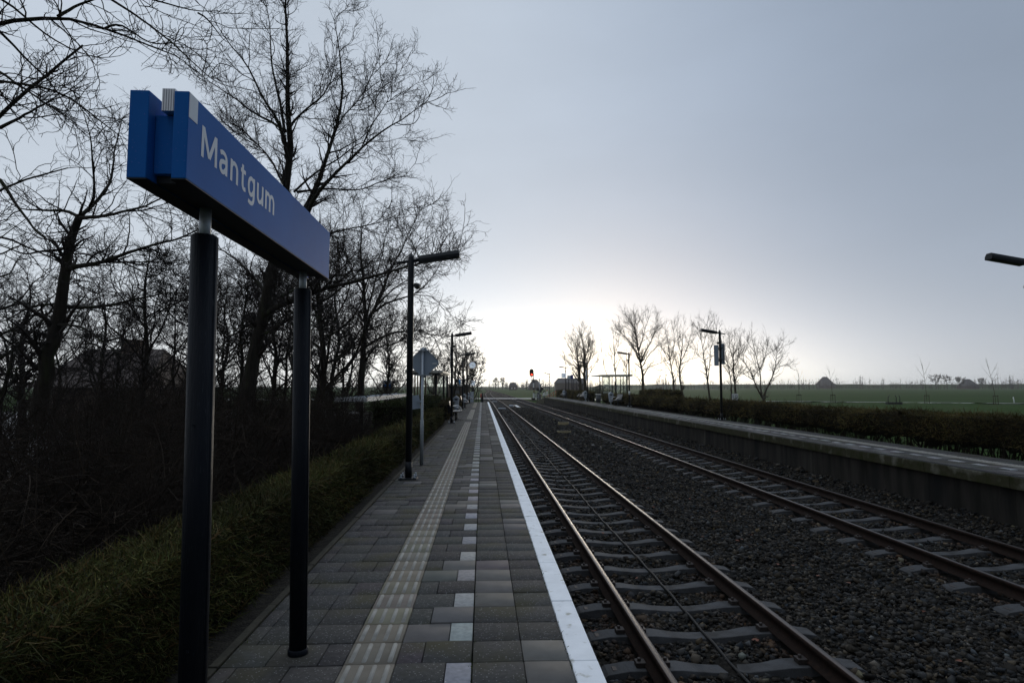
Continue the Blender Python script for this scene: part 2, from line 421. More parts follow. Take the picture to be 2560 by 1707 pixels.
# verge between the far platform and the country road
xs = np.linspace(11.0, 150, 140); ys = np.linspace(-8, 118, 127)
gx, gy = np.meshgrid(xs, ys); road_y = np.interp(gx, [8, 52, 78, 150], [119.2, 101, 88, 52])
gy2 = np.minimum(gy, road_y)
vz = GZ + .07 + .05 * np.sin(gx * .31 + gy * .2) + .04 * np.sin(gx * .9 - gy * .43) + .03 * rg.normal(size=gx.shape) + .35 * np.exp(-((gx - 15) / 2.5) ** 2) * 0
struct(link('verge', raw_mesh('verge', np.stack([gx, gy2, vz], -1).reshape(-1, 3), gridquads(140, 127), smooth=True), M['verge']))

# earth bank left of the near platform, dropping to the wet parking area
xs = np.r_[-1.56, -2.3, -3.0, -4.2, -6, -8, -10, -12.5]; zs = np.r_[-.045, -.12, -.35, -.82, -.92, -.95, -.96, -.99]
ys = np.arange(-6, 66, .6)
gx, gy = np.meshgrid(xs, ys); zz = np.tile(zs, (len(ys), 1)) + rg.normal(size=gx.shape) * .025 * (gx < -1.7)
struct(link('earth_bank', raw_mesh('earth_bank', np.stack([gx, gy, zz], -1).reshape(-1, 3), gridquads(len(xs), len(ys)), smooth=True), M['soil']))
b = MB(); b.add([(-60, -6, -.985), (-12.4, -6, -.985), (-12.4, 66, -.985), (-60, 66, -.985)], [(0, 1, 2, 3)])
struct(b.build('parking_area', M['asphalt']))

# ---- track alignments
def c1(y): return np.interp(y, [0, 90, 112, 150, 200, 250, 300, 380, 500, 700, 1000, 1600], [2.3, 2.25, 1.95, 1.7, 1.75, 2.6, 3.8, 4.6, 4.3, 2.8, 0, -6])
def c2(y): return np.interp(y, [0, 43, 60, 84, 112, 160, 230, 300, 380], [7.17, 7.1, 7.0, 6.8, 6.5, 6.35, 6.2, 5.5, 4.7])
RT = -.76                        # top of rail
ys = np.r_[np.arange(-3, 40, .4), np.arange(40, 130, 1.5), np.arange(130, 420, 6), np.arange(420, 1600, 60)]
fr = np.linspace(0, 1, 60)
xl = np.where(ys < 64, .56, c1(ys) - 2.0); xr = np.where(ys < 88, 9.0, np.where(ys < 380, c2(ys) + 2.0, c1(ys) + 2.0))
gx = xl[:, None] + (xr - xl)[:, None] * fr[None]; gy = np.repeat(ys[:, None], 60, 1)
def bedz(x, y):
    z = -1.0 + .012 * np.sin(x * 7 + y * 3) + .012 * np.sin(x * 3.1 - y * 5.3)
    z = z + np.where(y < 90, .27 * np.clip((x - 8.15) / .75, 0, 1) ** 1.3, 0)
    return z
gz_ = bedz(gx, gy) + rg.normal(size=gx.shape) * .008
gz_[:, 0] = np.where(ys < 64, gz_[:, 0], GZ - .1); gz_[:, -1] = np.where(ys < 88, gz_[:, -1], GZ - .1)
struct(link('ballast_bed', raw_mesh('ballast_bed', np.stack([gx, gy, gz_], -1).reshape(-1, 3), gridquads(60, len(ys)), smooth=True), M['bed']))

# ---- road over the level crossing and on to the right
pts = [(-70, 128, -1.0), (-20, 126, -1.0), (-6, 125, -.8), (-1, 124.6, -.775), (9.5, 124, -.775), (15, 122, -.82), (26, 117, -.96), (52, 104.5, -.96), (78, 91.5, -.96), (150, 55, -.96)]
v = []; q = []
for i, (x, y, z) in enumerate(pts):
    hw = 4.2 if i < 6 else 2.3
    v += [(x + .35 * (hw if i > 5 else 0), y + hw, z), (x - .35 * (hw if i > 5 else 0), y - hw, z)]
for i in range(len(pts) - 1): q.append((2 * i, 2 * i + 1, 2 * i + 3, 2 * i + 2))
struct(link('road', raw_mesh('road', v, q), M['road']))

# ================================================================== NEAR PLATFORM
P1 = struct(MB().box(-1.56, .62, -5, 64.2, -1.2, -.05).box(.5, .63, -5, 64.2, -1.2, -.1).build('platform', [M['wall']]))
rt = np.random.RandomState(11)
def tiles(rects, name, m, parent, z=0.0, jit=.0025, gap=.0028, bev=.004, tlo=.84, thi=1.16):
    a = np.array(rects, float); n = len(a)
    x0, x1, y0, y1 = a[:, 0] + gap, a[:, 1] - gap, a[:, 2] + gap, a[:, 3] - gap
    zc = z + rt.normal(size=n) * jit; sx = rt.normal(size=n) * .006; sy = rt.normal(size=n) * .006
    cx, cy = (x0 + x1) / 2, (y0 + y1) / 2
    def ring(d, dz):
        X = np.stack([x0 + d, x1 - d, x1 - d, x0 + d], 1); Y = np.stack([y0 + d, y0 + d, y1 - d, y1 - d], 1)
        Z = (zc + dz)[:, None] + (X - cx[:, None]) * sx[:, None] + (Y - cy[:, None]) * sy[:, None]
        return np.stack([X, Y, Z], -1)
    V = np.concatenate([ring(bev, 0), ring(0, -.0035), ring(0, -.06)], 1)
    base = np.arange(n)[:, None] * 12
    F = [[0, 1, 2, 3]] + [[4 + i, 4 + (i + 1) % 4, (i + 1) % 4, i] for i in range(4)] + [[8 + i, 8 + (i + 1) % 4, 4 + (i + 1) % 4, 4 + i] for i in range(4)]
    Q = (base[:, :, None] + np.array(F)[None]).reshape(-1, 4) if False else (np.array(F)[None] + base[:, None, :]).reshape(-1, 4)
    tn = rt.uniform(tlo, thi, n); hue = rt.normal(size=(n, 3)) * .03
    tint = np.repeat(np.clip(tn[:, None] * (1 + hue), .3, 2), 12, 0)
    return link(name, raw_mesh(name, V.reshape(-1, 3), Q, tint=tint), m, parent)

def paving(xedge, sgn, y_start, y_end, parent, y0, wback, gaps, edge=True):
    """the same laying pattern on both platforms, counted in from the track edge"""
    agg, smo, wht, tac = [], [], [], []
    X = lambda d: xedge + sgn * d                          # d metres in from the edge
    def put(lst, da, db, ya, yb):
        x = sorted((X(da), X(db))); lst.append((x[0], x[1], ya, yb))
    k0 = int((y_start - y0) / .3); k1 = int((y_end - y0) / .3)
    for k in range(k0, k1):
        ya, yb = y0 + .3 * (k - 1), y0 + .3 * k
        grp = (k // 2)
        sm = random.Random(grp * 7 + 1); 
        a_smooth = sm.random() < .16; b_smooth = sm.random() < .2; c_smooth = sm.random() < .14
        put(smo if a_smooth else agg, .163, .435, ya, yb)
        put(smo if b_smooth else agg, .435, .735, ya, yb)
        if k % 2 == 0:
            put(wht, .738, .888, ya, yb); put(smo if c_smooth else agg, .888, 1.18, ya, yb)
        else:
            put(smo if c_smooth else agg, .738, 1.03, ya, yb); put(agg, 1.03, 1.18, ya, yb)
        if any(a < yb - .01 and ya < b_ for a, b_ in gaps): put(agg, 1.18, 1.48, ya, yb)
        else: put(tac, 1.18, 1.48, ya, yb)
        d = 1.48; off = [.3, .15, .22][k % 3] if k % 2 else .3
        while d < wback - .02:
            e = min(d + off, wback); off = .3
            if wback - e < .06: e = wback
            put(smo if random.random() < .02 else agg, d, e, ya, yb); d = e
    z = .0 if sgn < 0 else Z2
    tiles(agg, 'paving_tiles', M['tile'], parent, z); tiles(smo, 'smooth_tiles', M['smooth'], parent, z, tlo=.85, thi=1.15)
    tiles(wht, 'white_tiles', M['white_tile'], parent, z + .0015, tlo=.85, thi=1.1)
    tiles(tac, 'tactile_tiles', M['tactile'], parent, z + .001, jit=.0006, tlo=.9, thi=1.1)
    vs, fs = [], []                                        # raised ribs, rounded ends
    for (x0, x1, ya, yb) in tac:
        if ya > 45: continue
        for i in range(4):
            cx = x0 + .0375 + .075 * i; w = .016; h = .006; e = .012
            ring = [(cx - w, ya + .018 + e), (cx - w * .55, ya + .018), (cx + w * .55, ya + .018), (cx + w, ya + .018 + e), (cx + w, yb - .018 - e), (cx + w * .55, yb - .018), (cx - w * .55, yb - .018), (cx - w, yb - .018 - e)]
            o = len(vs); my = (ya + yb) / 2
            vs += [(x, y, z - .003) for x, y in ring] + [(cx + (x - cx) * .72, my + (y - my) * .975, z + .001 + h) for x, y in ring]
            fs += [(o + j, o + (j + 1) % 8, o + 8 + (j + 1) % 8, o + 8 + j) for j in range(8)] + [(o + 8, o + 9, o + 14, o + 15), (o + 9, o + 10, o + 13, o + 14), (o + 10, o + 11, o + 12, o + 13)]
    link('tactile_ribs', raw_mesh('tactile_ribs', vs, fs), M['rib'], parent)

Z2 = .09
paving(.682, -1, -2.5, 64.2, P1, 3.693, 2.18, [(28.0, 30.3), (43.4, 46.8)])
e = MB(); k = MB()
for i in range(-5, 61):
    y = 3.68 + i
    if y > 64.2: break
    e.box(.521, .682, y + .0035, y + .9965, -.16, .004 + random.uniform(-.002, .002))
    k.box(-1.555, -1.503, y + .003, y + .997, -.2, .012 + random.uniform(-.006, .006))
e.build('edge_stones', M['white_edge'], P1, .008); k.build('back_kerb', M['kerb'], P1, .006)

# ================================================================== FAR PLATFORM
P2 = struct(MB().box(9.0, 11.05, 4, 88, -1.2, Z2 - .05).build('platform', M['kerb']))
w = MB(); c = MB()
for i in range(42):
    y = 4 + 2.0 * i
    w.box(8.955 + random.uniform(-.004, .004), 9.05, y + .004, y + 1.996, -1.2, Z2 - .205)
    c.box(8.87, 9.03, y + .003, y + 1.997, Z2 - .2, Z2 + .003 + random.uniform(-.003, .003))
w.build('retaining_wall', M['wall'], P2); c.build('coping', M['cap'], P2, .012)
l = MB(); l.box(8.885, 9.025, 4, 88, Z2 - .02, Z2 + .0085).build('edge_line', M['white_tile'], P2)
paving(8.87, 1, 4, 88, P2, 3.9, 2.12, [(50, 52.5)])
# ramp down to the crossing
b = MB(); b.add([(8.9, 88, Z2 - .01), (11.05, 88, Z2 - .01), (11.0, 101, -.8), (8.9, 101, -.8), (8.9, 88, -1.2), (11.05, 88, -1.2), (11.0, 101, -1.2), (8.9, 101, -1.2)],
                [(0, 1, 2, 3), (0, 3, 7, 4), (1, 5, 6, 2), (3, 2, 6, 7)])
b.build('ramp', M['cap'], P2)

# ================================================================== TRACKS
PROF = [(-.070, -.16), (-.070, -.148), (-.016, -.128), (-.010, -.06), (-.034, -.042), (-.036, -.012), (-.026, -.001), (0, .0), (.026, -.001), (.036, -.012), (.034, -.042), (.010, -.06), (.016, -.128), (.070, -.148), (.070, -.16)]
def rail_obj(cf, off, ys, parent):
    dx = np.gradient(cf(ys), ys); X = cf(ys) + off
    n = len(PROF); V = np.zeros((len(ys), n, 3))
    for j, (px, pz) in enumerate(PROF):
        V[:, j, 0] = X + px; V[:, j, 1] = ys - dx * (off + px); V[:, j, 2] = RT + pz
    idx = np.arange(len(ys) * n).reshape(len(ys), n)
    Q = np.stack([idx[:-1, :-1], idx[1:, :-1], idx[1:, 1:], idx[:-1, 1:]], -1).reshape(-1, 4)
    mi = np.tile(np.array([0, 0, 0, 0, 0, 0, 1, 1, 0, 0, 0, 0, 0, 0]), len(ys) - 1)
    return link('rail', raw_mesh('rail', V.reshape(-1, 3), Q, mi), [M['rail_side'], M['rail_top']], parent)

SLP = [(-1.21, -.058), (-1.17, -.03), (-.98, -.002), (-.72, .0), (-.5, -.004), (-.3, -.03), (-.14, -.042), (.14, -.042), (.3, -.03), (.5, -.004), (.72, 0), (.98, -.002), (1.17, -.03), (1.21, -.058)]
def sleeper_geo(mb, cx, cy, ang=0, simple=False):
    o = len(mb.v); vs = []; n = len(SLP)
    for x, z in SLP:
        wt = .085 if abs(x) < .35 else .105
        vs += [(cx + x, cy - .14, RT - .17 - .2), (cx + x, cy - wt, RT - .17 + z), (cx + x, cy + wt, RT - .17 + z), (cx + x, cy + .14, RT - .17 - .2)]
    fs = []
    for i in range(n - 1):
        for j in range(3): fs.append((4 * i + j, 4 * i + j + 1, 4 * i + j + 5, 4 * i + j + 4)[::-1])
    fs += [(0, 1, 2, 3), (4 * n - 1, 4 * n - 2, 4 * n - 3, 4 * n - 4)]
    mb.add(vs, fs)
    if not simple:
        for rx in (-.75, .75):
            for s in (-1, 1):
                mb.box(cx + rx + s * .11 - .045, cx + rx + s * .11 + .045, cy - .05, cy + .05, RT - .175, RT - .125, 1)
                mb.tube([(cx + rx + s * .12, cy, RT - .14), (cx + rx + s * .12, cy, RT - .098)], .018, 6, 1)
        mb.box(cx - 1.12, cx - 1.02, cy - .045, cy + .045, RT - .22, RT - .1865, 1)

def track(label, cf, y0, pitch, ys, n_ind, y_last):
    t = thing('railway_track', label, 'railway track', (0, 0, 0))
    for s in (-.75, .75): rail_obj(cf, s, ys, t)
    mb = MB(); sleeper_geo(mb, 0, 0); proto = mb.build('sleeper', [M['sleeper'], M['clip']], t, .006)
    rest = MB(); i = 0; y = y0
    while y < y_last:
        x = float(cf(y))
        if i == 0: proto.location = (x, y, 0)
        elif i < n_ind:
            c = proto.copy(); COL.objects.link(c); c.parent = t; c.location = (x + random.uniform(-.012, .012), y + random.uniform(-.012, .012), random.uniform(-.004, .004)); c.rotation_euler = (0, 0, random.uniform(-.006, .006))
        elif not 119 < y < 129: sleeper_geo(rest, x, y, simple=True)
        y += pitch; i += 1
    stuff(rest.build('far_sleepers', M['sleeper'], t))
    return t
ysr = np.r_[np.arange(0, 60, 2.0), np.arange(60, 420, 4.0), np.arange(420, 1600, 40.0)]
track('railway track beside the near platform, black cable lying between its rails', c1, 2.7, .75, ysr, 98, 150)
track('railway track running below the mossy wall of the far platform', c2, 4.6, .79, ysr[ysr <= 380], 98, 140)
ys = np.arange(2.4, 78, .375)
cab = [(2.32 + .015 * math.sin(y * .9), y, RT - .17 - .04 + (.022 if i % 2 == 0 else .008)) for i, y in enumerate(ys)]
tag(MB().tube(cab, .017, 6).build('track_cable', M['black_cable']), 'thin black cable lying along the middle of the near track', 'cable')

# ballast stones, one heap of crushed rock (nobody could count it)
PHI = (1 + 5 ** .5) / 2
ico = norm(np.array([(-1, PHI, 0), (1, PHI, 0), (-1, -PHI, 0), (1, -PHI, 0), (0, -1, PHI), (0, 1, PHI), (0, -1, -PHI), (0, 1, -PHI), (PHI, 0, -1), (PHI, 0, 1), (-PHI, 0, -1), (-PHI, 0, 1)], float))
ico = norm(np.array([(x, y, z) for x in (-1, 1) for y in (-1, 1) for z in (-1, 1)], float)) * 1.15   # angular, split rock: a jittered block
icf = np.array([(0, 1, 3), (0, 3, 2), (4, 6, 7), (4, 7, 5), (0, 4, 5), (0, 5, 1), (2, 3, 7), (2, 7, 6), (0, 2, 6), (0, 6, 4), (1, 5, 7), (1, 7, 3)])
rb = np.random.RandomState(5)
sx_, sy_, sr_ = [], [], []
for ya, yb, dens, r in ((4.2, 8, 640, .025), (8, 15, 430, .027), (15, 24, 240, .031), (24, 45, 110, .038), (45, 75, 45, .05)):
    n = int(dens * (yb - ya) * 8.25); x = rb.uniform(.7, 8.95, n); y = rb.uniform(ya, yb, n)
    a = np.degrees(np.arctan2(x, y)); keep = a < 47
    for cf, y0, p in ((c1, 2.7, .75), (c2, 4.6, .79)):
        dxx = np.abs(x - cf(y)); ph = np.abs(((y - y0 + p / 2) % p) - p / 2)
        keep &= ~((dxx < 1.24) & (ph < .135) & (rb.uniform(size=n) > .02)); keep &= ~(np.abs(dxx - .75) < .09)
    sx_.append(x[keep]); sy_.append(y[keep]); sr_.append(np.full(keep.sum(), r) * rb.lognormal(0, .28, keep.sum()))
sx_, sy_, sr_ = map(np.concatenate, (sx_, sy_, sr_)); n = len(sx_)
q = norm(rb.normal(size=(n, 4))); w_, x_, y_, z_ = q.T
Rm = np.stack([np.stack([1 - 2 * (y_ ** 2 + z_ ** 2), 2 * (x_ * y_ - z_ * w_), 2 * (x_ * z_ + y_ * w_)], -1), np.stack([2 * (x_ * y_ + z_ * w_), 1 - 2 * (x_ ** 2 + z_ ** 2), 2 * (y_ * z_ - x_ * w_)], -1), np.stack([2 * (x_ * z_ - y_ * w_), 2 * (y_ * z_ + x_ * w_), 1 - 2 * (x_ ** 2 + y_ ** 2)], -1)], 1)
loc = (ico[None] * rb.uniform(.6, 1.2, (n, 8, 1)) + rb.normal(size=(n, 8, 3)) * .16) * rb.uniform(.55, 1.35, (n, 1, 3)) * sr_[:, None, None]
V = np.einsum('nij,nkj->nki', Rm, loc) * np.array([1, 1, .8])
V += np.stack([sx_, sy_, bedz(sx_, sy_) + sr_ * rb.uniform(.05, .75, n)], -1)[:, None, :]
Q = (icf[None] + np.arange(n)[:, None, None] * 8).reshape(-1, 3)
tn = rb.lognormal(-.12, .60, n)[:, None] * (1 + rb.normal(size=(n, 1)) * np.array([[.13, .02, -.14]]))
for cf in (c1, c2):                                        # rust and brake dust lie near the rails
    nr = np.exp(-(np.maximum(np.abs(np.abs(sx_ - cf(sy_)) - .75) - .05, 0) / .22) ** 2)[:, None]; tn = tn * (1 + nr * np.array([[.25, -.12, -.30]]))
stuff(link('ballast', raw_mesh('ballast', V.reshape(-1, 3), Q, tint=np.repeat(np.clip(tn, .15, 4.5), 8, 0)), M['stone']), 'dark crushed stone ballast filling the track bed', 'ballast')

# odds and ends lying on the track bed
def crumple(name, label, cat, x, y, s, m, n=7, seed=1, group=None):
    r_ = random.Random(seed); mb = MB()
    for i in range(n):
        a = r_.uniform(0, 6.28); l = s * r_.uniform(.6, 1.2); px, py = r_.uniform(-s, s) * .7, r_.uniform(-s, s) * .7; z = r_.uniform(.02, .05)
        c_, s_ = math.cos(a) * l, math.sin(a) * l
        mb.add([(px - c_, py - s_, z), (px + s_ * .6, py - c_ * .6, z + r_.uniform(0, s * .4)), (px + c_, py + s_, z + r_.uniform(0, s * .3)), (px - s_ * .6, py + c_ * .6, z - .012)], [(0, 1, 2, 3)])
    o = mb.build(name, m); o.location = (x, y, float(bedz(np.array([x]), np.array([y]))[0])); return tag(o, label, cat, group)
crumple('litter', 'small scrap of white litter on the stones between the tracks', 'litter', 4.9, 27, .09, M['white'], 5, 3)
mb = MB(); rr = random.Random(8)
for i in range(30):
    x, y = rr.uniform(1.1, 5.5), rr.uniform(5, 16); a = rr.uniform(0, 6.28); s = rr.uniform(.025, .05); z = -.955
    mb.add([(x + s * math.cos(a + t) * k_, y + s * math.sin(a + t) * k_, z + rr.uniform(0, .02)) for t, k_ in ((0, 1), (.8, .5), (1.6, .9), (3.1, 1.2), (4.6, .8), (5.4, .5))], [(0, 1, 2, 3, 4, 5)])
stuff(mb.build('fallen_leaves', M['leaf_red']), 'scattered reddish dead leaves on the stones', 'leaves')
o = MB().box(-.17, .17, -4, 4, 0, .09).build('trough_lid', M['white'], None, .01); o.location = (4.55, 80, -1.0); tag(o, 'long white concrete plank lying between the two tracks', 'plank')
o = MB().prism([(-.3, -.4), (.3, -.4), (.36, .1), (.1, .45), (-.25, .4)], 0, .22).build('concrete_block', M['lightgrey'], None, .04); o.location = (3.75, 80, -1.0); tag(o, 'small grey block beside the white plank', 'block')
for (x, y, r_, lab) in ((4.6, 34.5, .3, 'flat yellowish slab lying between the tracks nearer the camera'), (5.5, 41.5, -.1, 'yellowish box standing next to the far track rail')):
    o = MB().box(-.36, .36, -.2, .2, 0, .11 if y < 40 else .2).box(-.3, .3, -.15, .15, .11 if y < 40 else .2, .135 if y < 40 else .22, 1).build('yellow_slab', [M['yellow'], M['kerb']], None, .012)
    o.location = (x, y, -1.0); o.rotation_euler = (0, 0, r_); tag(o, lab, 'slab', 'yellowish slabs between the tracks')
for (y, lab) in ((71, 'grey plate fixed between the rails of the near track, nearer one'), (104, 'grey plate fixed between the near track rails just before the level crossing')):
    o = MB().box(-.45, .45, -.3, .3, 0, .07).box(-.33, .33, -.2, .2, .07, .1).build('track_plate', M['lightgrey'], None, .015); o.location = (float(c1(y)), y, RT - .19); tag(o, lab, 'track plate', 'grey plates in the near track')
# ================================================================== STATION FURNITURE
def X_at(u, Y, v=966.5): return at(u, v, Y)[0]

# ---- station name sign
s = thing('station_sign', 'large blue station name sign reading Mantgum on two black posts', 'station sign', (-1.12, 3.2, 0))
ox, oy = 1.12, -3.2
def sb(x0, x1, y0, y1, z0, z1): return MB().box(x0 + ox, x1 + ox, y0 + oy, y1 + oy, z0, z1)
ZB, ZT = 2.32, 2.633
fb = sb(-1.081, -1.03, 2.12, 4.10, ZB, ZT).build('sign_board', M['sign_blue'], s, .003)
rb_ = sb(-1.232, -1.166, 2.12, 4.10, ZB, ZT).build('sign_board', M['sign_blue'], s, .003)
sb(-1.165, -1.082, 2.165, 4.05, ZB + .03, ZT - .07).build('centre_box', M['sign_blue'], s, .002)
sb(-1.165, -1.082, 2.19, 4.04, ZB + .004, ZB + .029).build('base_rail', M['sign_dark'], s)
sb(-1.084, -1.0305, 2.1205, 4.0995, ZB - .004, ZB - .0005).box(-1.2315 + ox, -1.163 + ox, 2.1205 + oy, 4.0995 + oy, ZB - .004, ZB - .0005).build('bottom_plate', M['sign_dark'], s)
ch = sb(-1.127, -1.083, 2.13, 2.20, ZT - .069, ZT + .012)
for i in range(5): ch.box(-1.125 + .0085 * i + ox, -1.121 + .0085 * i + ox, 2.127 + oy, 2.13 + oy, ZT - .069, ZT + .01)
ch.build('cable_channel', M['alu'], s)
stroke_lettering('Mantgum', fb, M['sign_white'], (-1.0292 + ox, 2.222 + oy, ZB + .120), .79, .117)
MB().box(-1.0302 + ox, -1.0285 + ox, 2.123 + oy, 2.186 + oy, ZT - .092, ZT - .003).build('white_square', M['sign_white'], fb)
for i, y in enumerate((2.5, 3.86)):
    x = -1.107 if i == 0 else -1.104; xt = -1.13
    p = MB().tube([(x + ox, y + oy, -.02), (xt + ox, y + oy, 2.205)], .0515, 28)
    p.tube([(xt + ox, y + oy, 2.205), (xt + ox, y + oy, 2.212)], [.0515, .045], 28)
    p.tube([(x + ox + .048, y + oy - .012, 0), (xt + ox + .048, y + oy - .012, 2.2)], .006, 8)
    for zz in (.6, 1.45): p.tube([(x + ox + (xt - x) * zz / 2.24, y + oy - .05, zz), (x + ox + (xt - x) * zz / 2.24, y + oy - .055, zz)], .006, 8)
    p.tube([(x + ox, y + oy, -.02), (x + ox, y + oy, .03), (x + ox, y + oy, .034)], [.060, .060, .052], 28)
    pp = p.build('post', M['sleeve'], s)
    MB().tube([(xt + ox, y + oy, 2.17), (xt + ox, y + oy, ZB + .01)], .0225, 20).build('steel_tube', M['galv'], pp)

# ---- lamp posts
def lamp_proto(name):
    t = thing(name, '', 'street lamp')
    MB().tube([(0, 0, -.02), (0, 0, 3.9), (0, 0, 3.905), (0, 0, 4.0)], [.055, .055, .052, .004], 18).tube([(0, 0, .03), (0, 0, .3)], .06, 18).build('pole', M['navy'], t)
    MB().box(-.155, .155, -.155, .155, 0, .028).build('base_plate', M['navy'], t, .004)
    for x in (-.115, .115):
        for y in (-.115, .115):
            MB().tube([(x, y, .02), (x, y, .1)], .012, 8).tube([(x, y, .028), (x, y, .058)], .022, 6).build('bolt', M['galv'], t)
    T = Matrix.Translation((0, 0, 3.835)) @ Matrix.Rotation(-R(9), 4, 'Y')
    a = MB(); a.tube([T @ Vector((-.26, 0, 0)), T @ Vector((.2, 0, 0))], [.024, .036], 10); a.build('arm', M['navy'], t)
    h = MB(); h.prism([(-.09, -.06), (.09, -.06), (.095, .0), (.06, .065), (-.06, .065), (-.095, 0)], .14, .87, 0, T @ Matrix.Rotation(R(90), 4, 'Z') @ Matrix.Rotation(R(90), 4, 'X'))
    hd = h.build('lamp_head', M['navy'], t, .006)
    MB().box(.22, .84, -.06, .06, -.068, -.0595, 0, T).build('diffuser', M['sign_dark'], hd)
    sp = MB(); sp.tube([(.05, 0, 3.39), (.085, 0, 3.39)], .018, 8).tube([(.07, .0, 3.44), (.075, 0, 3.35)], .012, 6).tube([(.085, -.05, 3.39), (.1, -.01, 3.39), (.115, .055, 3.39)], [.035, .05, .058], 14)
    sp.build('loudspeaker', M['sign_dark'], t)
    return t
lp = lamp_proto('platform_lamp'); GL = 'black lamp posts along the near platform'; GR = 'black lamp posts along the far platform'
lp.location = (-1.28, 10.83, 0); lp['label'] = 'tall black lamp post with loudspeaker beside the diamond sign, bolted to the near platform'; lp['group'] = GL
def lamp(u, Y, z, label, grp, rz=None, x=None):
    c = dup(lp, label, (X_at(u, Y) if x is None else x, Y, z), rz); c['group'] = grp; return c
lamp(1129.5, 27.0, 0, 'black lamp post with flat display panel, in front of the nearest near-platform bench', GL)
lamp(1157, 43.3, 0, 'black lamp post standing before the station clock, third one along the near platform', GL)
lamp(1168.5, 59.5, 0, 'black lamp post whose head shows just above the station clock', GL)
lamp(1174.5, 80, -.8, 'farthest black lamp post on the near side, carrying the number 1 board', GL)
RL = [(None, 11.5, 10.9, 'black lamp whose head alone pokes in at the right edge of the picture'),
      (None, 27.3, 10.83, 'black lamp post with two display panels in front of the brown hedge'),
      (None, 45.4, 11.0, 'black lamp post with a white band, next to the far bench and shelter'),
      (None, 63.6, 11.0, 'black lamp post with a grey panel in front of the twin-trunk tree'),
      (None, 78.5, 10.75, 'black lamp post holding the number 2 board'),
      (None, 96, 10.6, 'black lamp post at the top of the red railing'),
      (None, 128, 11.0, 'farthest lamp post, beyond the red railing near the level crossing')]
for u, Y, x, lab in RL:
    z = Z2 if Y < 88 else (-.35 if Y < 100 else -1.0)
    lamp(0, Y, z, lab, GR, R(180), x).scale = (1, 1, 1.03)
o = MB().tube([(10.998, 45.4, 1.0), (10.998, 45.4, 1.27)], .062, 18).build('white_band', M['white']); tag(o, 'white band wrapped round the lamp post by the far bench', 'pole band')

# ---- display panels hung on posts
def panel(x, y, z, w, h, rz, label, side=1):
    t = thing('display_panel', label, 'display panel', (x, y, z), rz, 'display panels on lamp posts')
    MB().box(.07, .07 + w, -.04, .04, 0, h).build('casing', M['sign_back'], t, .008)
    MB().box(.12, .02 + w, -.046, -.0405, .06, h - .06).build('screen', M['midgrey'], t)
    MB().box(-.075, .075, -.075, .075, h * .2, h * .2 + .05).box(-.075, .075, -.075, .075, h * .75, h * .75 + .05).build('bracket', M['navy'], t)
    return t
panel(X_at(1129.5, 27.0), 27.0, 2.45, .55, .95, R(97), 'grey display panel edge-on on the near platform lamp post')
panel(10.83, 27.3, 2.55, .2, .95, R(150), 'grey display panel on the hedge-side lamp post, facing the near track')
panel(10.83, 27.3, 2.62, .2, .95, R(30), 'grey display panel on the hedge-side lamp post, turned towards the meadow')
panel(11.0, 63.6, 2.3, .4, 1.05, R(100), 'grey display panel on the post before the twin-trunk tree')

# ---- back of the diamond traffic sign
t = thing('diamond_sign', 'grey back of a diamond traffic sign on a galvanised pole', 'traffic sign', (-1.24, 12.72, 0))
MB().tube([(0, 0, 0), (0, 0, .9), (0, 0, .93), (0, 0, 2.40)], [.036, .036, .027, .027], 16).build('pole', M['galv'], t)
hd = .335; cz = 2.10; cut = .03
poly = [(hd - cut, -cut), (hd - cut, cut), (cut, hd - cut), (-cut, hd - cut), (-hd + cut, cut), (-hd + cut, -cut), (-cut, -hd + cut), (cut, -hd + cut)]
T = Matrix.Translation((0.015, .05, cz)) @ Matrix.Rotation(R(90), 4, 'X')
MB().prism(poly, -.012, 0, 0, T).build('plate', M['sign_back'], t)
rim = MB()
for i in range(8):
    p, q = poly[i], poly[(i + 1) % 8]; rim.tube([T @ Vector((p[0], p[1], .004)), T @ Vector((q[0], q[1], .004))], .009, 6)
rim.build('rim', M['galv'], t)
MB().box(-.16, .19, .0, .045, cz + .24, cz + .262).box(-.16, .19, .0, .045, cz - .27, cz - .248).box(-.04, .04, -.04, .04, cz + .235, cz + .267).box(-.04, .04, -.04, .04, cz - .275, cz - .243).build('clamp', M['galv'], t)
MB().box(.2, .29, .033, .0365, cz - .03, cz - .008).build('sticker', M['white'], t)
T2 = Matrix.Translation((-.16, .02, 1.28)) @ Matrix.Rotation(R(90), 4, 'X') @ Matrix.Rotation(R(8), 4, 'Z')
MB().prism([(-.11, -.14), (.11, -.14), (.11, .14), (-.11, .14)], -.01, .0, 0, T2).box(-.12, .0, -.015, .015, -.02, .02, 0, Matrix.Translation((0, 0, 1.3))).build('small_plate', M['sign_back'], t)

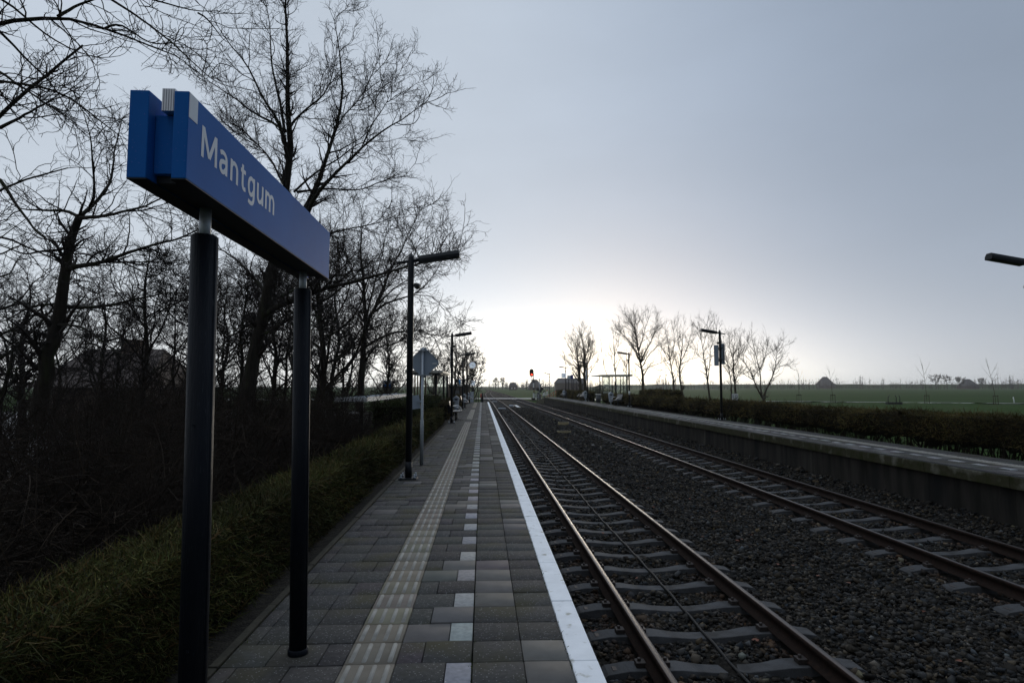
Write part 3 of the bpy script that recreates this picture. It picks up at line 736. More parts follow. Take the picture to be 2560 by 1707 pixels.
# ---- benches
def bench_proto():
    t = thing('platform_bench', '', 'bench')
    se = MB()
    for i in range(5): se.box(.06 + .088 * i, .135 + .088 * i, -.9, .9, .43 - .004 * (4 - i), .455 - .004 * (4 - i))
    se.build('seat', M['midgrey'], t, .004)
    T = Matrix.Translation((.03, 0, .5)) @ Matrix.Rotation(-R(16), 4, 'Y')
    bk = MB()
    for i in range(4): bk.box(-.015, .012, -.9, .9, .11 * i, .11 * i + .095, 0, T)
    bk.build('backrest', M['midgrey'], t, .004)
    for y in (-.88, .88):
        a = MB(); pts = [(.0, y, .60), (.1, y, .685), (.24, y, .68), (.37, y, .61), (.47, y, .5), (.5, y, .45)]
        a.tube(pts, .016, 8); a.tube([(p[0], p[1] + (.04 if y < 0 else -.04), p[2]) for p in pts], .016, 8); a.box(.47, .53, y - .03, y + .07 if y < 0 else y + .03, .425, .47)
        a.build('armrest', M['chrome'], t)
    for y in (-.55, .55):
        MB().box(.2, .27, y - .03, y + .03, 0, .43).box(.0, .5, y - .025, y + .025, .395, .425).box(.1, .38, y - .06, y + .06, 0, .015).box(-.07, .0, y - .02, y + .02, .35, .75, 0, Matrix.Rotation(-R(8), 4, 'Y')).build('leg', M['navy'], t)
    return t
be = bench_proto(); be.location = (-1.5, 29.9, 0); be['label'] = 'dark bench with bright curved armrests behind the second lamp post'; be['group'] = 'platform benches'
for (x, y, z, rz, lab) in ((-1.55, 46.4, 0, 0, 'dark bench beyond the third near-platform lamp post'), (-1.5, 60.2, 0, 0, 'farthest bench on the near platform, just past the clock'),
                           (10.95, 48.6, Z2, R(180), 'dark bench with its back to the hedge, nearest one on the far platform'), (10.95, 66.3, Z2, R(180), 'dark bench in front of the twin-trunk tree'),
                           (10.95, 80.5, Z2, R(180), 'farthest bench on the far platform, by the number 2 board')):
    dup(be, lab, (x, y, z), rz)

# ---- litter bins
def bin_proto():
    t = thing('litter_bin', '', 'litter bin')
    b = MB(); n = 4
    def ring(w, d, z): return [(-w, -d, z), (w, -d, z), (w, d, z), (-w, d, z)]
    b.add(ring(.12, .11, .28) + ring(.19, .16, .93), [(3, 2, 1, 0), (0, 1, 5, 4), (1, 2, 6, 5), (2, 3, 7, 6), (3, 0, 4, 7)])
    b.build('body', M['lightgrey'], t, .006)
    h = MB(); h.add([(-.195, -.165, .93), (.195, -.165, .93), (.195, .165, .93), (-.195, .165, .93), (0, -.165, 1.08), (0, .165, 1.08)], [(0, 1, 4), (2, 3, 5), (1, 2, 5, 4), (3, 0, 4, 5), (3, 2, 1, 0)])
    h.build('hood', M['lightgrey'], t, .004)
    MB().tube([(0, 0, 0), (0, 0, .3)], .045, 12).box(-.12, .12, -.12, .12, 0, .015).build('post', M['galv'], t)
    MB().box(-.09, .09, -.167, -.158, .8, .9).build('opening', M['sign_dark'], t)
    return t
bi = bin_proto(); bi.location = (X_at(1140.5, 36.5), 36.5, 0); bi['label'] = 'pale grey litter bin behind the nearest bench on the near platform'; bi['group'] = 'grey litter bins'
for (x, y, z, lab) in ((X_at(1160, 48.5), 48.5, 0, 'pale grey litter bin beside the third near-platform lamp post'), (X_at(1169.3, 61), 61, 0, 'pale grey litter bin beside the clock pole'),
                       (10.55, 49.9, Z2, 'pale grey litter bin beside the nearest far-platform bench'), (11.0, 65.0, Z2, 'pale grey litter bin in front of the twin-trunk tree'),
                       (10.75, 80.2, Z2, 'pale grey litter bin under the number 2 board')):
    dup(bi, lab, (x, y, z), 0)
o = MB().box(-.16, .16, -.14, .14, 0, 1.05).box(-.18, .18, -.16, .16, 1.05, 1.1).build('equipment_cabinet', M['lightgrey'], None, .01); o.location = (X_at(1180, 63.2), 63.2, -.02); tag(o, 'narrow grey cabinet at the far end of the near platform', 'cabinet')
t = thing('lidded_bin', 'dark round bin with a pale flat lid by the far shelter', 'bin', (X_at(1495.7, 58), 58, Z2))
MB().tube([(0, 0, 0), (0, 0, .75)], .22, 16).build('body', M['midgrey'], t); MB().tube([(0, 0, .75), (0, 0, .8)], [.3, .28], 16).build('lid', M['white'], t)

# ---- clock
cy_ = 57.0; cx_ = X_at(1166.6, cy_)
o = MB().tube([(0, 0, 0), (0, 0, 4.7)], [.06, .045], 14).tube([(0, 0, 0), (0, 0, .4)], .075, 14).build('mast', M['bark_far']); o.location = (cx_, cy_, 0); tag(o, 'brownish mast carrying the round station clock', 'mast')
t = thing('station_clock', 'round white station clock on a bracket above the near platform', 'clock', (cx_ + .53, cy_, 3.6))
c = MB(); c.tube([(0, -.07, 0), (0, .07, 0)], .315, 40); c.build('case', M['midgrey'], t)
face = MB().tube([(0, -.078, 0), (0, -.0702, 0)], .292, 40).build('face', M['lit_white'], t)
k = MB()
for i in range(12):
    a = R(30 * i); T = Matrix.Translation((0, -.0805, 0)) @ Matrix.Rotation(a, 4, 'Y'); w, l = (.013, .075) if i % 3 == 0 else (.009, .05)
    k.box(-w, w, -.001, .001, .275 - l, .275, 0, T)
k.build('hour_marks', M['letter_blue'], face)
for nm, a, l, w in (('hour_hand', 115, .15, .016), ('minute_hand', 300, .235, .011)):
    MB().box(-w, w, -.0015, .0015, -.04, l, 0, Matrix.Translation((0, -.0845 - (.004 if l > .2 else 0), 0)) @ Matrix.Rotation(R(a), 4, 'Y')).build(nm, M['letter_blue'], face)
MB().box(-.53, -.31, -.03, .03, -.04, .04).build('bracket', M['navy'], t)

# ---- platform number boards
def number_board(n, x, y, z, w, label, rz=0):
    t = thing('platform_number_sign', label, 'platform sign', (x, y, z), rz, 'platform number boards')
    b = MB().box(-w / 2, w / 2, -.05, .05, -w / 2, w / 2).build('board', M['lit_white'], t, .004)
    lettering(n, b, M['letter_blue'], (w * .08, -.0515, -w * .04), (1, 0, 0), (0, 0, 1), height=w * .56, center=True)
    MB().box(-w * .44, -w * .3, -.0525, -.0505, w * .3, w * .44).build('corner_mark', M['letter_blue'], b)
    return t
number_board('1', X_at(1182.5, 79.5), 79.5, 2.06, .62, 'white board with blue number 1 beside the farthest near lamp post')
number_board('2', X_at(1409.3, 78.2), 78.2, 3.05, .62, 'white board with blue number 2 hanging on the far platform lamp post')
x2 = X_at(1425.5, 84); t = thing('direction_sign', 'small white and dark blue sign on two thin posts behind the number 2 board', 'sign', (x2, 84, -.0))
MB().box(-.42, .03, -.05, .05, 2.7, 3.15).build('white_half', M['sign_white'], t); MB().box(.032, .42, -.05, .05, 2.7, 3.25).build('blue_half', M['letter_blue'], t)
for xx in (-.2, .25): MB().tube([(xx, 0, .0), (xx, 0, 2.72)], .06, 10).build('post', M['navy'], t)
for i, (u, Y, h, lab) in enumerate(((1434.5, 86, 2.6, 'thin dark pole behind the far hedge, left of the twin-trunk tree'), (1441, 86.5, 2.3, 'dark pole right against the twin-trunk tree'))):
    o = MB().tube([(0, 0, -.5), (0, 0, h)], .05, 10).tube([(0, 0, h), (0, 0, h + .06)], [.05, .01], 10).build('thin_pole', M['navy']); o.location = (X_at(u, Y), Y, 0); tag(o, lab, 'pole')

# ---- the near shelter
def column(mb, x, y, z0, z1, r=.075): return mb.tube([(x, y, z0), (x, y, z1)], r, 16)
t = thing('waiting_shelter', 'open waiting shelter with flat roof behind the diamond sign', 'shelter', (-3.6, 42.5, 0))
o_ = Matrix.Translation((3.6, -42.5, 0))
MB().box(-4.85, -2.49, 38.6, 46.9, 2.46, 2.63, 0, o_).build('roof', M['cream'], t, .02)
MB().box(-4.7, -2.65, 38.8, 46.7, 2.40, 2.458, 0, o_).build('ceiling', M['midgrey'], t)
for x, y in ((-2.97, 39.4), (-2.58, 41.0), (-2.62, 45.8), (-4.6, 39.4), (-4.6, 45.8)):
    column(MB(), x + 3.6, y - 42.5, -.05, 2.4).build('column', M['navy'], t)
sl = MB()
for i in range(6): sl.box(-4.50 + .17 * i, -4.42 + .17 * i, 39.15, 39.2, .1, 2.4, 0, o_)
sl.build('slatted_screen', M['wood'], t)
for x0, x1, y in ((-3.35, -2.7, 46.2), (-4.55, -3.4, 46.2)):
    p = MB().box(x0, x1, y, y + .012, .15, 2.35, 0, o_).build('glass_pane', M['glass'], t)
    MB().box(x0 + .05, x1 - .05, y - .003, y - .001, .95, 1.02, 0, o_).build('pale_band', M['cream'], p)
MB().box(-3.9, -2.9, 45.5, 45.9, .40, .45, 0, o_).build('bench_seat', M['wood'], t)
def pickets(name, label, x0, x1, y, z0, z1, n, m, grp=None, w=.035):
    t = thing(name, label, 'fence', ((x0 + x1) / 2, y, z0), 0, grp)
    a = MB(); wd = (x1 - x0)
    for i in range(n): xx = -wd / 2 + wd * (i + .5) / n; a.box(xx - w, xx + w, -.012, .012, 0, z1 - z0)
    a.build('pickets', m, t); MB().box(-wd / 2, wd / 2, .013, .04, (z1 - z0) * .25, (z1 - z0) * .25 + .06).box(-wd / 2, wd / 2, .013, .04, (z1 - z0) * .75, (z1 - z0) * .75 + .06).build('rails', m, t)
    return t
pickets('picket_fence', 'white picket fence seen under the near shelter', X_at(1050, 50), X_at(1110, 50), 50, -.5, .66, 16, M['white'], 'white picket fences')

# ---- the far shelter
SY = 59.5
t = thing('waiting_shelter', 'glass waiting shelter with thin flat roof on the far platform', 'shelter', (12.9, 62, Z2))
o_ = Matrix.Translation((-12.9, -62, -Z2))
ru = [X_at(1490, SY), X_at(1582, SY)]
MB().add([o_ @ Vector(p) for p in ((ru[0], SY, 2.66), (ru[1], SY, 2.62), (ru[1], SY + 4.5, 2.62), (ru[0], SY + 4.5, 2.66), (ru[0] + .5, SY, 2.78), (ru[1], SY, 2.82), (ru[1], SY + 4.5, 2.82), (ru[0] + .5, SY + 4.5, 2.78))],
         ((0, 3, 2, 1), (4, 5, 6, 7), (0, 1, 5, 4), (1, 2, 6, 5), (2, 3, 7, 6), (3, 0, 4, 7))).build('roof', M['cream'], t)
MB().box(ru[0] + .9, ru[0] + 1.5, SY + .3, SY + .9, 2.53, 2.65, 0, o_).build('ceiling_lamp', M['midgrey'], t)
for u, yy, r_ in ((1499.5, SY + .3, .04), (1507, SY + .3, .045), (1530.5, SY + .3, .045), (1539.7, SY + .3, .065), (1551, SY + 4, .04), (1559.5, SY + 4, .04), (1568.7, SY + 4, .045)):
    column(MB(), X_at(u, yy) - 12.9, yy - 62, -.1, 2.6, r_).build('column', M['navy'], t)
for u0, u1, yy in ((1507, 1530, SY + .3), (1540, 1551, SY + 4.1), (1551, 1560, SY + 4.1), (1560, 1569, SY + 4.1)):
    MB().box(X_at(u0, yy) + .06, X_at(u1, yy) - .06, yy, yy + .012, .5, 2.5, 0, o_).build('glass_pane', M['glass'], t)
pickets('picket_fence', 'white picket fence behind the far shelter', X_at(1508, 66), X_at(1527, 66), 66, .1, 1.05, 10, M['white'], 'white picket fences', .028)
t = thing('picket_fence', 'low dark iron fence in front of the far shelter', 'fence', (X_at(1517, 58.6), 58.6, Z2))
a = MB()
for i in range(9): a.box(-.42 + .105 * i, -.40 + .105 * i, -.01, .01, 0, .62)
a.box(-.45, .45, -.012, .012, .6, .63).build('bars', M['navy'], t)

# ---- number 10 board behind the hedge
t = thing('speed_sign', 'white board with black number 10 above the brown hedge', 'sign', (X_at(1837, 29.3), 29.3, -1.0))
b = MB().box(-.152, .152, -.01, .01, 1.96, 2.26).build('board', M['white'], t, .003); lettering('10', b, M['letter_black'], (0, -.0115, 2.115), (1, 0, 0), (0, 0, 1), height=.185, width=.235, center=True)
MB().tube([(0, .03, 0), (0, .03, 2.2)], .025, 10).build('post', M['galv'], t)

# ---- bike shed, blue boards and hedge behind the near platform
t = thing('bike_shed', 'low flat-roofed bicycle shed between the trees and the dark clipped hedge', 'shed', (-5.5, 28.5, -.95))
rf = MB()
for i in range(40): rf.box(1.45 - 1.0, 1.45, -7 + .35 * i, -7 + .35 * i + .34, 2.12 + (.012 if i % 2 else 0), 2.16 + (.012 if i % 2 else 0))
rf.build('roof', M['lightgrey'], t)
MB().box(1.45, 1.50, -7.05, 7.05, 2.03, 2.19).box(.4, 1.449, -7.06, -7.0, 2.03, 2.19).build('fascia', M['white'], t)
for y in (-6.5, -3.2, 0, 3.2, 6.5):
    MB().box(1.2, 1.29, y - .045, y + .045, 0, 2.11).box(.5, .59, y - .045, y + .045, 0, 2.11).box(.5, 1.3, y - .03, y + .03, 2.02, 2.11).build('post', M['navy'], t)
def bicycle(x, y, rz, label):
    t = thing('bicycle', label, 'bicycle', (x, y, -.95), rz, 'bicycles parked in the shed')
    for cx in (-.53, .53):
        w = MB(); w.tube([(cx + .34 * math.cos(a), 0, .35 + .34 * math.sin(a)) for a in np.linspace(0, 2 * math.pi, 25)], .018, 6, cap=False)
        wh = w.build('wheel', M['sign_dark'], t); sp = MB()
        for i in range(8): sp.tube([(cx, 0, .35), (cx + .33 * math.cos(i * .785), 0, .35 + .33 * math.sin(i * .785))], .003, 3)
        sp.tube([(cx + .318 * math.cos(a), 0, .35 + .318 * math.sin(a)) for a in np.linspace(0, 2 * math.pi, 25)], .012, 6, cap=False); sp.build('rim', M['chrome'], wh)
    f = MB()
    for p, q in (((-.53, 0, .35), (-.05, 0, .3)), ((-.05, 0, .3), (-.18, 0, .82)), ((-.05, 0, .3), (.38, 0, .82)), ((-.15, 0, .7), (.36, 0, .85)), ((-.53, 0, .35), (-.15, 0, .72)), ((.53, 0, .35), (.36, 0, .95))): f.tube([p, q], .018, 8)
    f.build('frame', M['navy'], t); MB().box(-.31, -.06, -.07, .07, .83, .88).build('saddle', M['sign_dark'], t); MB().tube([(.28, -.28, 1.0), (.36, -.1, 1.03), (.36, .1, 1.03), (.28, .28, 1.0)], .014, 6).build('handlebar', M['chrome'], t)
bicycle(-4.2, 19.6, R(12), 'dark bicycle at the near end of the shed'); bicycle(-4.3, 21.4, R(5), 'dark bicycle parked second from the shed end'); bicycle(-4.4, 23.2, R(16), 'dark bicycle parked deeper in the shed')
t = thing('information_board', 'grey board with two blue panels beyond the bicycle shed', 'information board', (X_at(968, 44), 44, -.95))
MB().box(-.30, .30, -.04, .04, 2.42, 3.0).build('board', M['lightgrey'], t, .01)
for x0 in (-.29, .05): MB().box(x0, x0 + .24, -.05, -.041, 2.44, 2.72).build('blue_panel', M['sign_blue'], t)
for x in (-.18, .2): MB().tube([(x, .0, 0), (x, 0, 2.45)], .04, 10).build('post', M['navy'], t)

# ---- brick hut with white roof edge and blue totem
t = thing('brick_hut', 'low dark brick hut with a white roof edge at the platform end', 'hut', (-3.6, 87, -.95))
MB().box(-1.35, 1.75, -1.8, 1.8, 0, 2.62).build('wall', M['brick'], t); MB().box(-1.55, 1.95, -2.0, 2.0, 2.625, 2.86).build('roof', M['white'], t, .01)
MB().box(-.4, .4, -1.83, -1.801, .05, 2.05).build('door', M['midgrey'], t)
t = thing('blue_totem', 'bright blue station totem sticking up behind the brick hut', 'totem sign', (X_at(1149, 90), 90, -.95))
MB().box(-.14, .14, -.1, .1, 2.9, 3.62).build('panel', M['ns_blue'], t); MB().box(.141, .22, -.1, .1, 2.9, 3.62).build('white_edge', M['white'], t); MB().tube([(0, 0, 0), (0, 0, 2.95)], .06, 10).build('post', M['navy'], t)

# ---- posts at the end of the near platform
for i, (u, h, lab) in enumerate(((1189.5, .95, 'first slim dark post from the left at the platform end'), (1192.3, 1.25, 'second slim dark post, taller, at the platform end'), (1196.2, 1.2, 'third slim dark post at the platform end'), (1206.3, 1.15, 'thick dark post at the platform end beside the near rail'))):
    o = MB().tube([(0, 0, 0), (0, 0, h)], .035 if i < 3 else .1, 10).tube([(0, 0, h), (0, 0, h + .05)], [.035 if i < 3 else .1, .01], 10).build('slim_post', M['navy']); o.location = (X_at(u, 66), 66, -.25); tag(o, lab, 'post', 'dark posts at the platform end')
t = thing('crossing_lantern', 'orange-red lantern on a short dark post at the near platform end', 'lantern', (X_at(1203.3, 67), 67, -.6))
MB().tube([(0, 0, 0), (0, 0, 1.0)], .06, 10).build('post', M['navy'], t); MB().tube([(0, 0, 1.0), (0, 0, 1.05), (0, 0, 1.4), (0, 0, 1.45)], [.08, .13, .13, .05], 12).build('lantern', M['red'], t)

# ---- red signal
sy = 116.0; sx = X_at(1332.5, sy); t = thing('railway_signal', 'railway signal showing red on a striped mast', 'railway signal', (sx, sy, -.9))
MB().tube([(.1, 0, 0), (.1, 0, 5.0)], .07, 12).tube([(.1, 0, 3.95), (-.02, 0, 4.05), (-.25, 0, 4.15), (-.27, 0, 4.45)], .06, 10).box(-.3, .4, -.25, .25, 0, .35).build('mast', M['navy'], t)
hb = MB(); n = 20; hw = .40
poly = [(hw * math.cos(a), .33 + hw * math.sin(a)) for a in np.linspace(0, math.pi, 11)] + [(hw * math.cos(a), -.33 + hw * math.sin(a)) for a in np.linspace(math.pi, 2 * math.pi, 11)]
hd_ = hb.prism(poly, -.06, .1, 0, Matrix.Translation((-.27, 0, 5.15)) @ Matrix.Rotation(R(90), 4, 'X')).build('signal_head', M['sign_dark'], t)
MB().tube([(-.24, -.10, 4.82), (-.24, -.125, 4.82)], .13, 20).build('red_lens', M['red_lens'], hd_)
for z in (5.2, 5.52): MB().tube([(-.27, -.10, z), (-.27, -.12, z)], .14, 18).build('dark_lens', M['navy'], hd_)
for z in (4.82, 5.2, 5.52): MB().tube([(-.26, -.10, z + .17), (-.26, -.3, z + .16)], .03, 8).build('hood', M['sign_dark'], hd_)
MB().box(-.02, .22, -.1, .1, 2.35, 3.2).box(-.0, .2, -.1, .1, .25, 1.3).build('white_band', M['white'], t); MB().box(.05, .35, -.14, -.101, 1.5, 1.85).build('orange_plate', M['yellow'], t)

# ---- level crossing equipment right of the tracks
ly = 118.5; lx = X_at(1349, ly); t = thing('crossing_signal', 'level crossing warning lights seen from behind on a pale mast', 'crossing light', (lx, ly, -1.0))
MB().tube([(0, 0, 0), (0, 0, 4.0)], .09, 12).tube([(0, 0, 3.9), (0, 0, 4.15)], [.16, .12], 12).build('mast', M['galv'], t)
for x, z in ((-.35, 2.05), (.42, 2.2), (.12, 1.75)): MB().tube([(x, .02, z), (x, -.08, z)], .30, 18).box(x - .3, x + .3, -.05, .3, z + .3, z + .34).build('light_backplate', M['sign_dark'], t)
MB().box(-.5, -.05, -.2, .2, .1, 1.5).build('drive_box', M['midgrey'], t)
cr = MB()
for a in (38, -38): cr.box(-.5, .5, -.06, -.04, -.06, .06, 0, Matrix.Translation((.18, -.05, 3.0)) @ Matrix.Rotation(R(a), 4, 'Y'))
cr.build('cross', M['sign_back'], t)
o = MB().tube([(0, 0, 0), (0, 0, 6.2)], [.03, .012], 8).build('antenna_mast', M['galv']); o.location = (lx - .1, ly + 1.5, -1.0); tag(o, 'very thin tall mast rising behind the crossing lights', 'mast')
for i, (u, lab) in enumerate(((1358.5, 'white post beside the crossing lights'), (1362, 'white post with dark bands left of the red railing'), (1367.5, 'white post with red cap at the foot of the red railing'))):
    t = thing('marker_post', lab, 'post', (X_at(u, 105), 105, -.9), 0, 'white marker posts by the crossing')
    MB().tube([(0, 0, 0), (0, 0, 1.5 + .12 * i)], .07, 10).build('post', M['white'], t); MB().tube([(0, 0, 1.5 + .12 * i), (0, 0, 1.72 + .12 * i)], .09, 10).build('cap', M['red' if i == 2 else 'navy'], t); MB().tube([(0, 0, .7), (0, 0, .95)], .075, 10).build('dark_band', M['navy'], t)
def railing(name, label, p0, p1, m, h=.95, n=5):
    t = thing(name, label, 'railing', tuple(p0)); d = Vector(p1) - Vector(p0); a = MB()
    for f_ in (h, h * .55): a.tube([(0, 0, f_), tuple(d + Vector((0, 0, f_)))], .045, 8)
    a.build('rails', m, t)
    for i in range(n):
        q = d * i / (n - 1); MB().tube([tuple(q), tuple(q + Vector((0, 0, h)))], .04, 8).build('post', m, t)
    return t
railing('ramp_railing', 'red handrail climbing the ramp to the far platform', (X_at(1367, 101), 101, -.9), (X_at(1389.5, 90.5), 90.5, .0), M['red'])
railing('crossing_fence', 'thin grey fence beside the signal mast', (X_at(1333, 117), 117, -1.0), (X_at(1346, 117), 117, -1.0), M['galv'], 1.1, 4)
t = thing('crossing_barrier', 'red and white crossing barrier next to the warning lights', 'barrier', (X_at(1352, 112), 112, -.95))
a = MB()
for i in range(6): a.tube([(.28 * i, 0, .95 + .03 * i), (.28 * i + .275, 0, .98 + .03 * i)], .05, 8, i % 2)
a.build('boom', [M['red'], M['white']], t); MB().box(-.3, .05, -.15, .15, 0, 1.1).build('drive', M['midgrey'], t)
# white stub and dark bollard group by the road
o = MB().tube([(0, 0, 0), (-.12, 0, .95)], .07, 10).tube([(-.12, 0, .95), (-.125, 0, 1.0)], [.07, .03], 10).build('marker_stub', M['white']); o.location = (*at(2536, 1010, 92)[:2], -1.0); tag(o, 'leaning white road marker at the meadow edge', 'road marker')
p = at(2152, 1012, 96); t = thing('cycle_rack', 'dark low frame with three bent uprights beside the meadow road', 'frame', (p[0], p[1] - 8, -1.0))
MB().box(-1.1, 1.1, -.3, .3, 0, .32).build('base', M['sign_dark'], t)
for i, x in enumerate((-.9, .35, .9)): MB().tube([(x, 0, .3), (x + .03, 0, 1.0), (x + (.28 if i == 0 else -.12), 0, 1.35)], .055, 8).build('upright', M['sign_dark'], t)
# ================================================================== VEGETATION
def ribbons(rng, S, D, ln, w, tint, curl=.5, K=3):
    """n little curved leaf/twig blades starting at S along D"""
    n = len(S); side = norm(np.cross(D, norm(rng.normal(size=(n, 3))))); bend = norm(rng.normal(size=(n, 3)))
    V = np.zeros((n, K, 2, 3))
    for k in range(K):
        t = k / (K - 1); c = S + D * (ln * t)[:, None] + bend * (ln * curl * t * t)[:, None]
        ww = (w * (1 - .75 * t))[:, None]
        V[:, k, 0] = c - side * ww; V[:, k, 1] = c + side * ww
    idx = np.arange(n * K * 2).reshape(n, K, 2)
    Q = np.stack([idx[:, :-1, 0], idx[:, :-1, 1], idx[:, 1:, 1], idx[:, 1:, 0]], -1).reshape(-1, 4)
    return V.reshape(-1, 3), Q, np.repeat(tint, K * 2, 0)

def box_hedge(name, label, x0, x1, y0, y1, z0, z1, patches, seed, stems=None, core_z0=None, front='+x', grow=.035, endcap=True, tints=None, wob=.04):
    """clipped hedge: uneven dark core plus thousands of short twigs; patches = [(ya, yb, blades per m2, length, width)]"""
    rng = np.random.RandomState(seed)
    root = thing(name, label, 'hedge', ((x0 + x1) / 2, (y0 + y1) / 2, z0)); off = np.array([(x0 + x1) / 2, (y0 + y1) / 2, z0])
    cz = z0 if core_z0 is None else core_z0
    def wz(y, x): return .35 * wob * (np.sin(y * 2.1 + x) + np.sin(y * 5.3 + 2 * x) * .6 + np.sin(y * .55) * 1.2)
    def wx(y, z): return .4 * wob * (np.sin(y * 2.9 + z * 4) + np.sin(y * 7.1 - z * 3) * .6)
    ny_ = int((y1 - y0) / .18) + 2; yy = np.linspace(y0 + .05, y1 - .05, ny_); ins = .05
    sec = [(x0 + ins, cz), (x0 + ins, (cz + z1) / 2), (x0 + ins, z1 - ins - .04), (x0 + ins + .08, z1 - ins), (x1 - ins - .08, z1 - ins), (x1 - ins, z1 - ins - .04), (x1 - ins, (cz + z1) / 2), (x1 - ins, cz)]
    V = np.zeros((ny_, 8, 3))
    for j, (x, z) in enumerate(sec):
        V[:, j, 0] = x + wx(yy, z) + rng.normal(size=ny_) * .012; V[:, j, 1] = yy; V[:, j, 2] = z + (wz(yy, x) if j in (2, 3, 4, 5) else (rng.normal(size=ny_) * .09 if core_z0 else 0))
    i = np.arange(ny_ * 8).reshape(ny_, 8)
    Q = np.stack([i[:-1], np.roll(i, -1, 1)[:-1], np.roll(i, -1, 1)[1:], i[1:]], -1).reshape(-1, 4)
    Q = np.concatenate([Q, np.array([(0, 1, 6, 7), (1, 2, 5, 6), (2, 3, 4, 5)]), np.array([(7, 6, 1, 0), (6, 5, 2, 1), (5, 4, 3, 2)]) + (ny_ - 1) * 8])
    link('core', raw_mesh('core', V.reshape(-1, 3) - off, Q), M['hedge_core'], root)
    S, D, L, W = [], [], [], []
    for ya, yb, dens, ln, w in patches:
        faces = [('top', (x1 - x0) * (yb - ya)), (front, (z1 - cz) * (yb - ya))]
        if endcap: faces.append(('-y', (x1 - x0) * (z1 - cz) if ya <= y0 + .01 else 0))
        faces.append(('+x' if front == '-x' else '-x', .25 * (z1 - cz) * (yb - ya)))
        for f, area in faces:
            n = int(area * dens)
            if n < 1: continue
            x = rng.uniform(x0, x1, n); y = rng.uniform(ya, yb, n); z = cz + (z1 - cz) * rng.uniform(0, 1, n) ** .85
            if f == 'top': z = z1 - rng.uniform(0, .09, n) + wz(y, x); N_ = np.array([0, 0, 1.])
            elif f == '+x': x = x1 - rng.uniform(0, .09, n) + wx(y, z); N_ = np.array([1., 0, .25])
            elif f == '-x': x = x0 + rng.uniform(0, .09, n) + wx(y, z); N_ = np.array([-1., 0, .25])
            else: y = y0 + rng.uniform(0, .07, n); N_ = np.array([0, -1., .25])
            S.append(np.stack([x, y, z], -1)); D.append(norm(N_[None] * .6 + rng.normal(size=(n, 3)) * .75))
            L.append(ln * rng.lognormal(0, .35, n)); W.append(w * rng.uniform(.6, 1.4, n))
    S, D, L, W = map(np.concatenate, (S, D, L, W)); n = len(S)
    tp = np.array(tints or [(.80, .96, .5), (1.1, 1.05, .6), (1.25, .92, .62), (.42, .46, .34), (1.25, .70, .5), (2.4, 2.2, 1.4)]); pr = np.array([.32, .26, .18, .14, .07, .03])
    pick = rng.choice(len(tp), n, p=pr)
    patch = .85 + .3 * np.sin(S[:, 1] * 1.7 + S[:, 2] * 3)[:, None]
    v, q, t = ribbons(rng, S - off, D, L, W, tp[pick] * rng.uniform(.6, 1.25, (n, 1)) * patch)
    link('foliage', raw_mesh('foliage', v, q, tint=t), M['hedge_leaf'], root)
    if stems:
        m = int((y1 - y0) / stems); y = np.linspace(y0 + .1, y1 - .1, m) + rng.normal(size=m) * .09; mx = (x0 + x1) / 2
        P = []; 
        for k_ in range(3):
            b0 = np.stack([mx + rng.normal(size=m) * .12, y + rng.normal(size=m) * .05, np.full(m, z0 - .05)], -1); b1 = b0 + np.stack([rng.normal(size=m) * .14, rng.normal(size=m) * .16, np.full(m, (cz - z0) + .25)], -1)
            q_ = b0[:, None] + (b1 - b0)[:, None] * np.linspace(0, 1, 5)[None, :, None]; q_[:, 1:4] += rng.normal(size=(m, 3, 3)) * .02; P.append(q_)
        P = np.concatenate(P) - off; Rr = rng.uniform(.008, .022, len(P))[:, None] * np.linspace(1, .6, 5)[None]
        parts = [tubes(P, Rr, 5)]
        p2, r2 = sprout(rng, P, Rr, .07, .12, .42, 25, 75, .25, .05, 4, .5, .002); parts.append(tubes(p2, r2, 3))
        v, q = join(parts); link('stems', raw_mesh('stems', v, q), M['shrub'], root)
    return root

box_hedge('hedge', 'low olive clipped hedge running along the near platform behind the sign posts', -2.26, -1.76, .3, 28.2, -.06, .62,
          [(.3, 4.2, 10500, .046, .0032), (4.2, 8, 5600, .052, .0044), (8, 15, 2500, .062, .0068), (15, 28.2, 950, .08, .011)], 21, wob=.025)
box_hedge('hedge', 'dark taller clipped hedge between the bicycle shed and the platform', -3.4, -2.32, 19.0, 35, -.9, 1.04,
          [(19, 24, 900, .09, .010), (24, 35, 350, .11, .014)], 22, tints=[(.5, .75, .35), (.6, .75, .4), (.6, .6, .4), (.3, .4, .25), (.5, .4, .3), (.8, .9, .5)])
box_hedge('hedge', 'low brown hedge beyond the benches of the near platform', -2.6, -1.75, 31, 63, -.1, .72, [(31, 63, 260, .12, .02)], 23, tints=[(1.0, .85, .5), (1.05, .9, .55), (1.0, .7, .45), (.5, .5, .35), (.9, .5, .4), (1.2, 1.1, .8)])
BR = [(1.3, 1.1, .66), (1.45, 1.05, .66), (1.15, .82, .54), (.6, .52, .38), (.8, .95, .48), (2.0, 1.6, 1.1)]
box_hedge('hedge', 'long brown hedge behind the far platform with gaps near its foot', 11.2, 11.95, 7.0, 57.0, -.12, .92,
          [(7, 16, 1250, .085, .0065), (16, 27, 620, .10, .009), (27, 57, 260, .13, .016)], 24, stems=.12, core_z0=.30, front='-x', tints=BR, wob=.07)
box_hedge('hedge', 'brown hedge continuing beyond the far shelter to the twin-trunk tree', 11.3, 12.1, 65.5, 93, -.3, 1.0, [(65.5, 93, 200, .14, .026)], 25, front='-x', tints=BR)
box_hedge('hedge', 'short higher brown hedge behind the long one, left of the far lamp post', 13.6, 14.6, 44, 52.5, -.95, 1.28, [(44, 52.5, 220, .13, .022)], 26, front='-x', tints=BR)

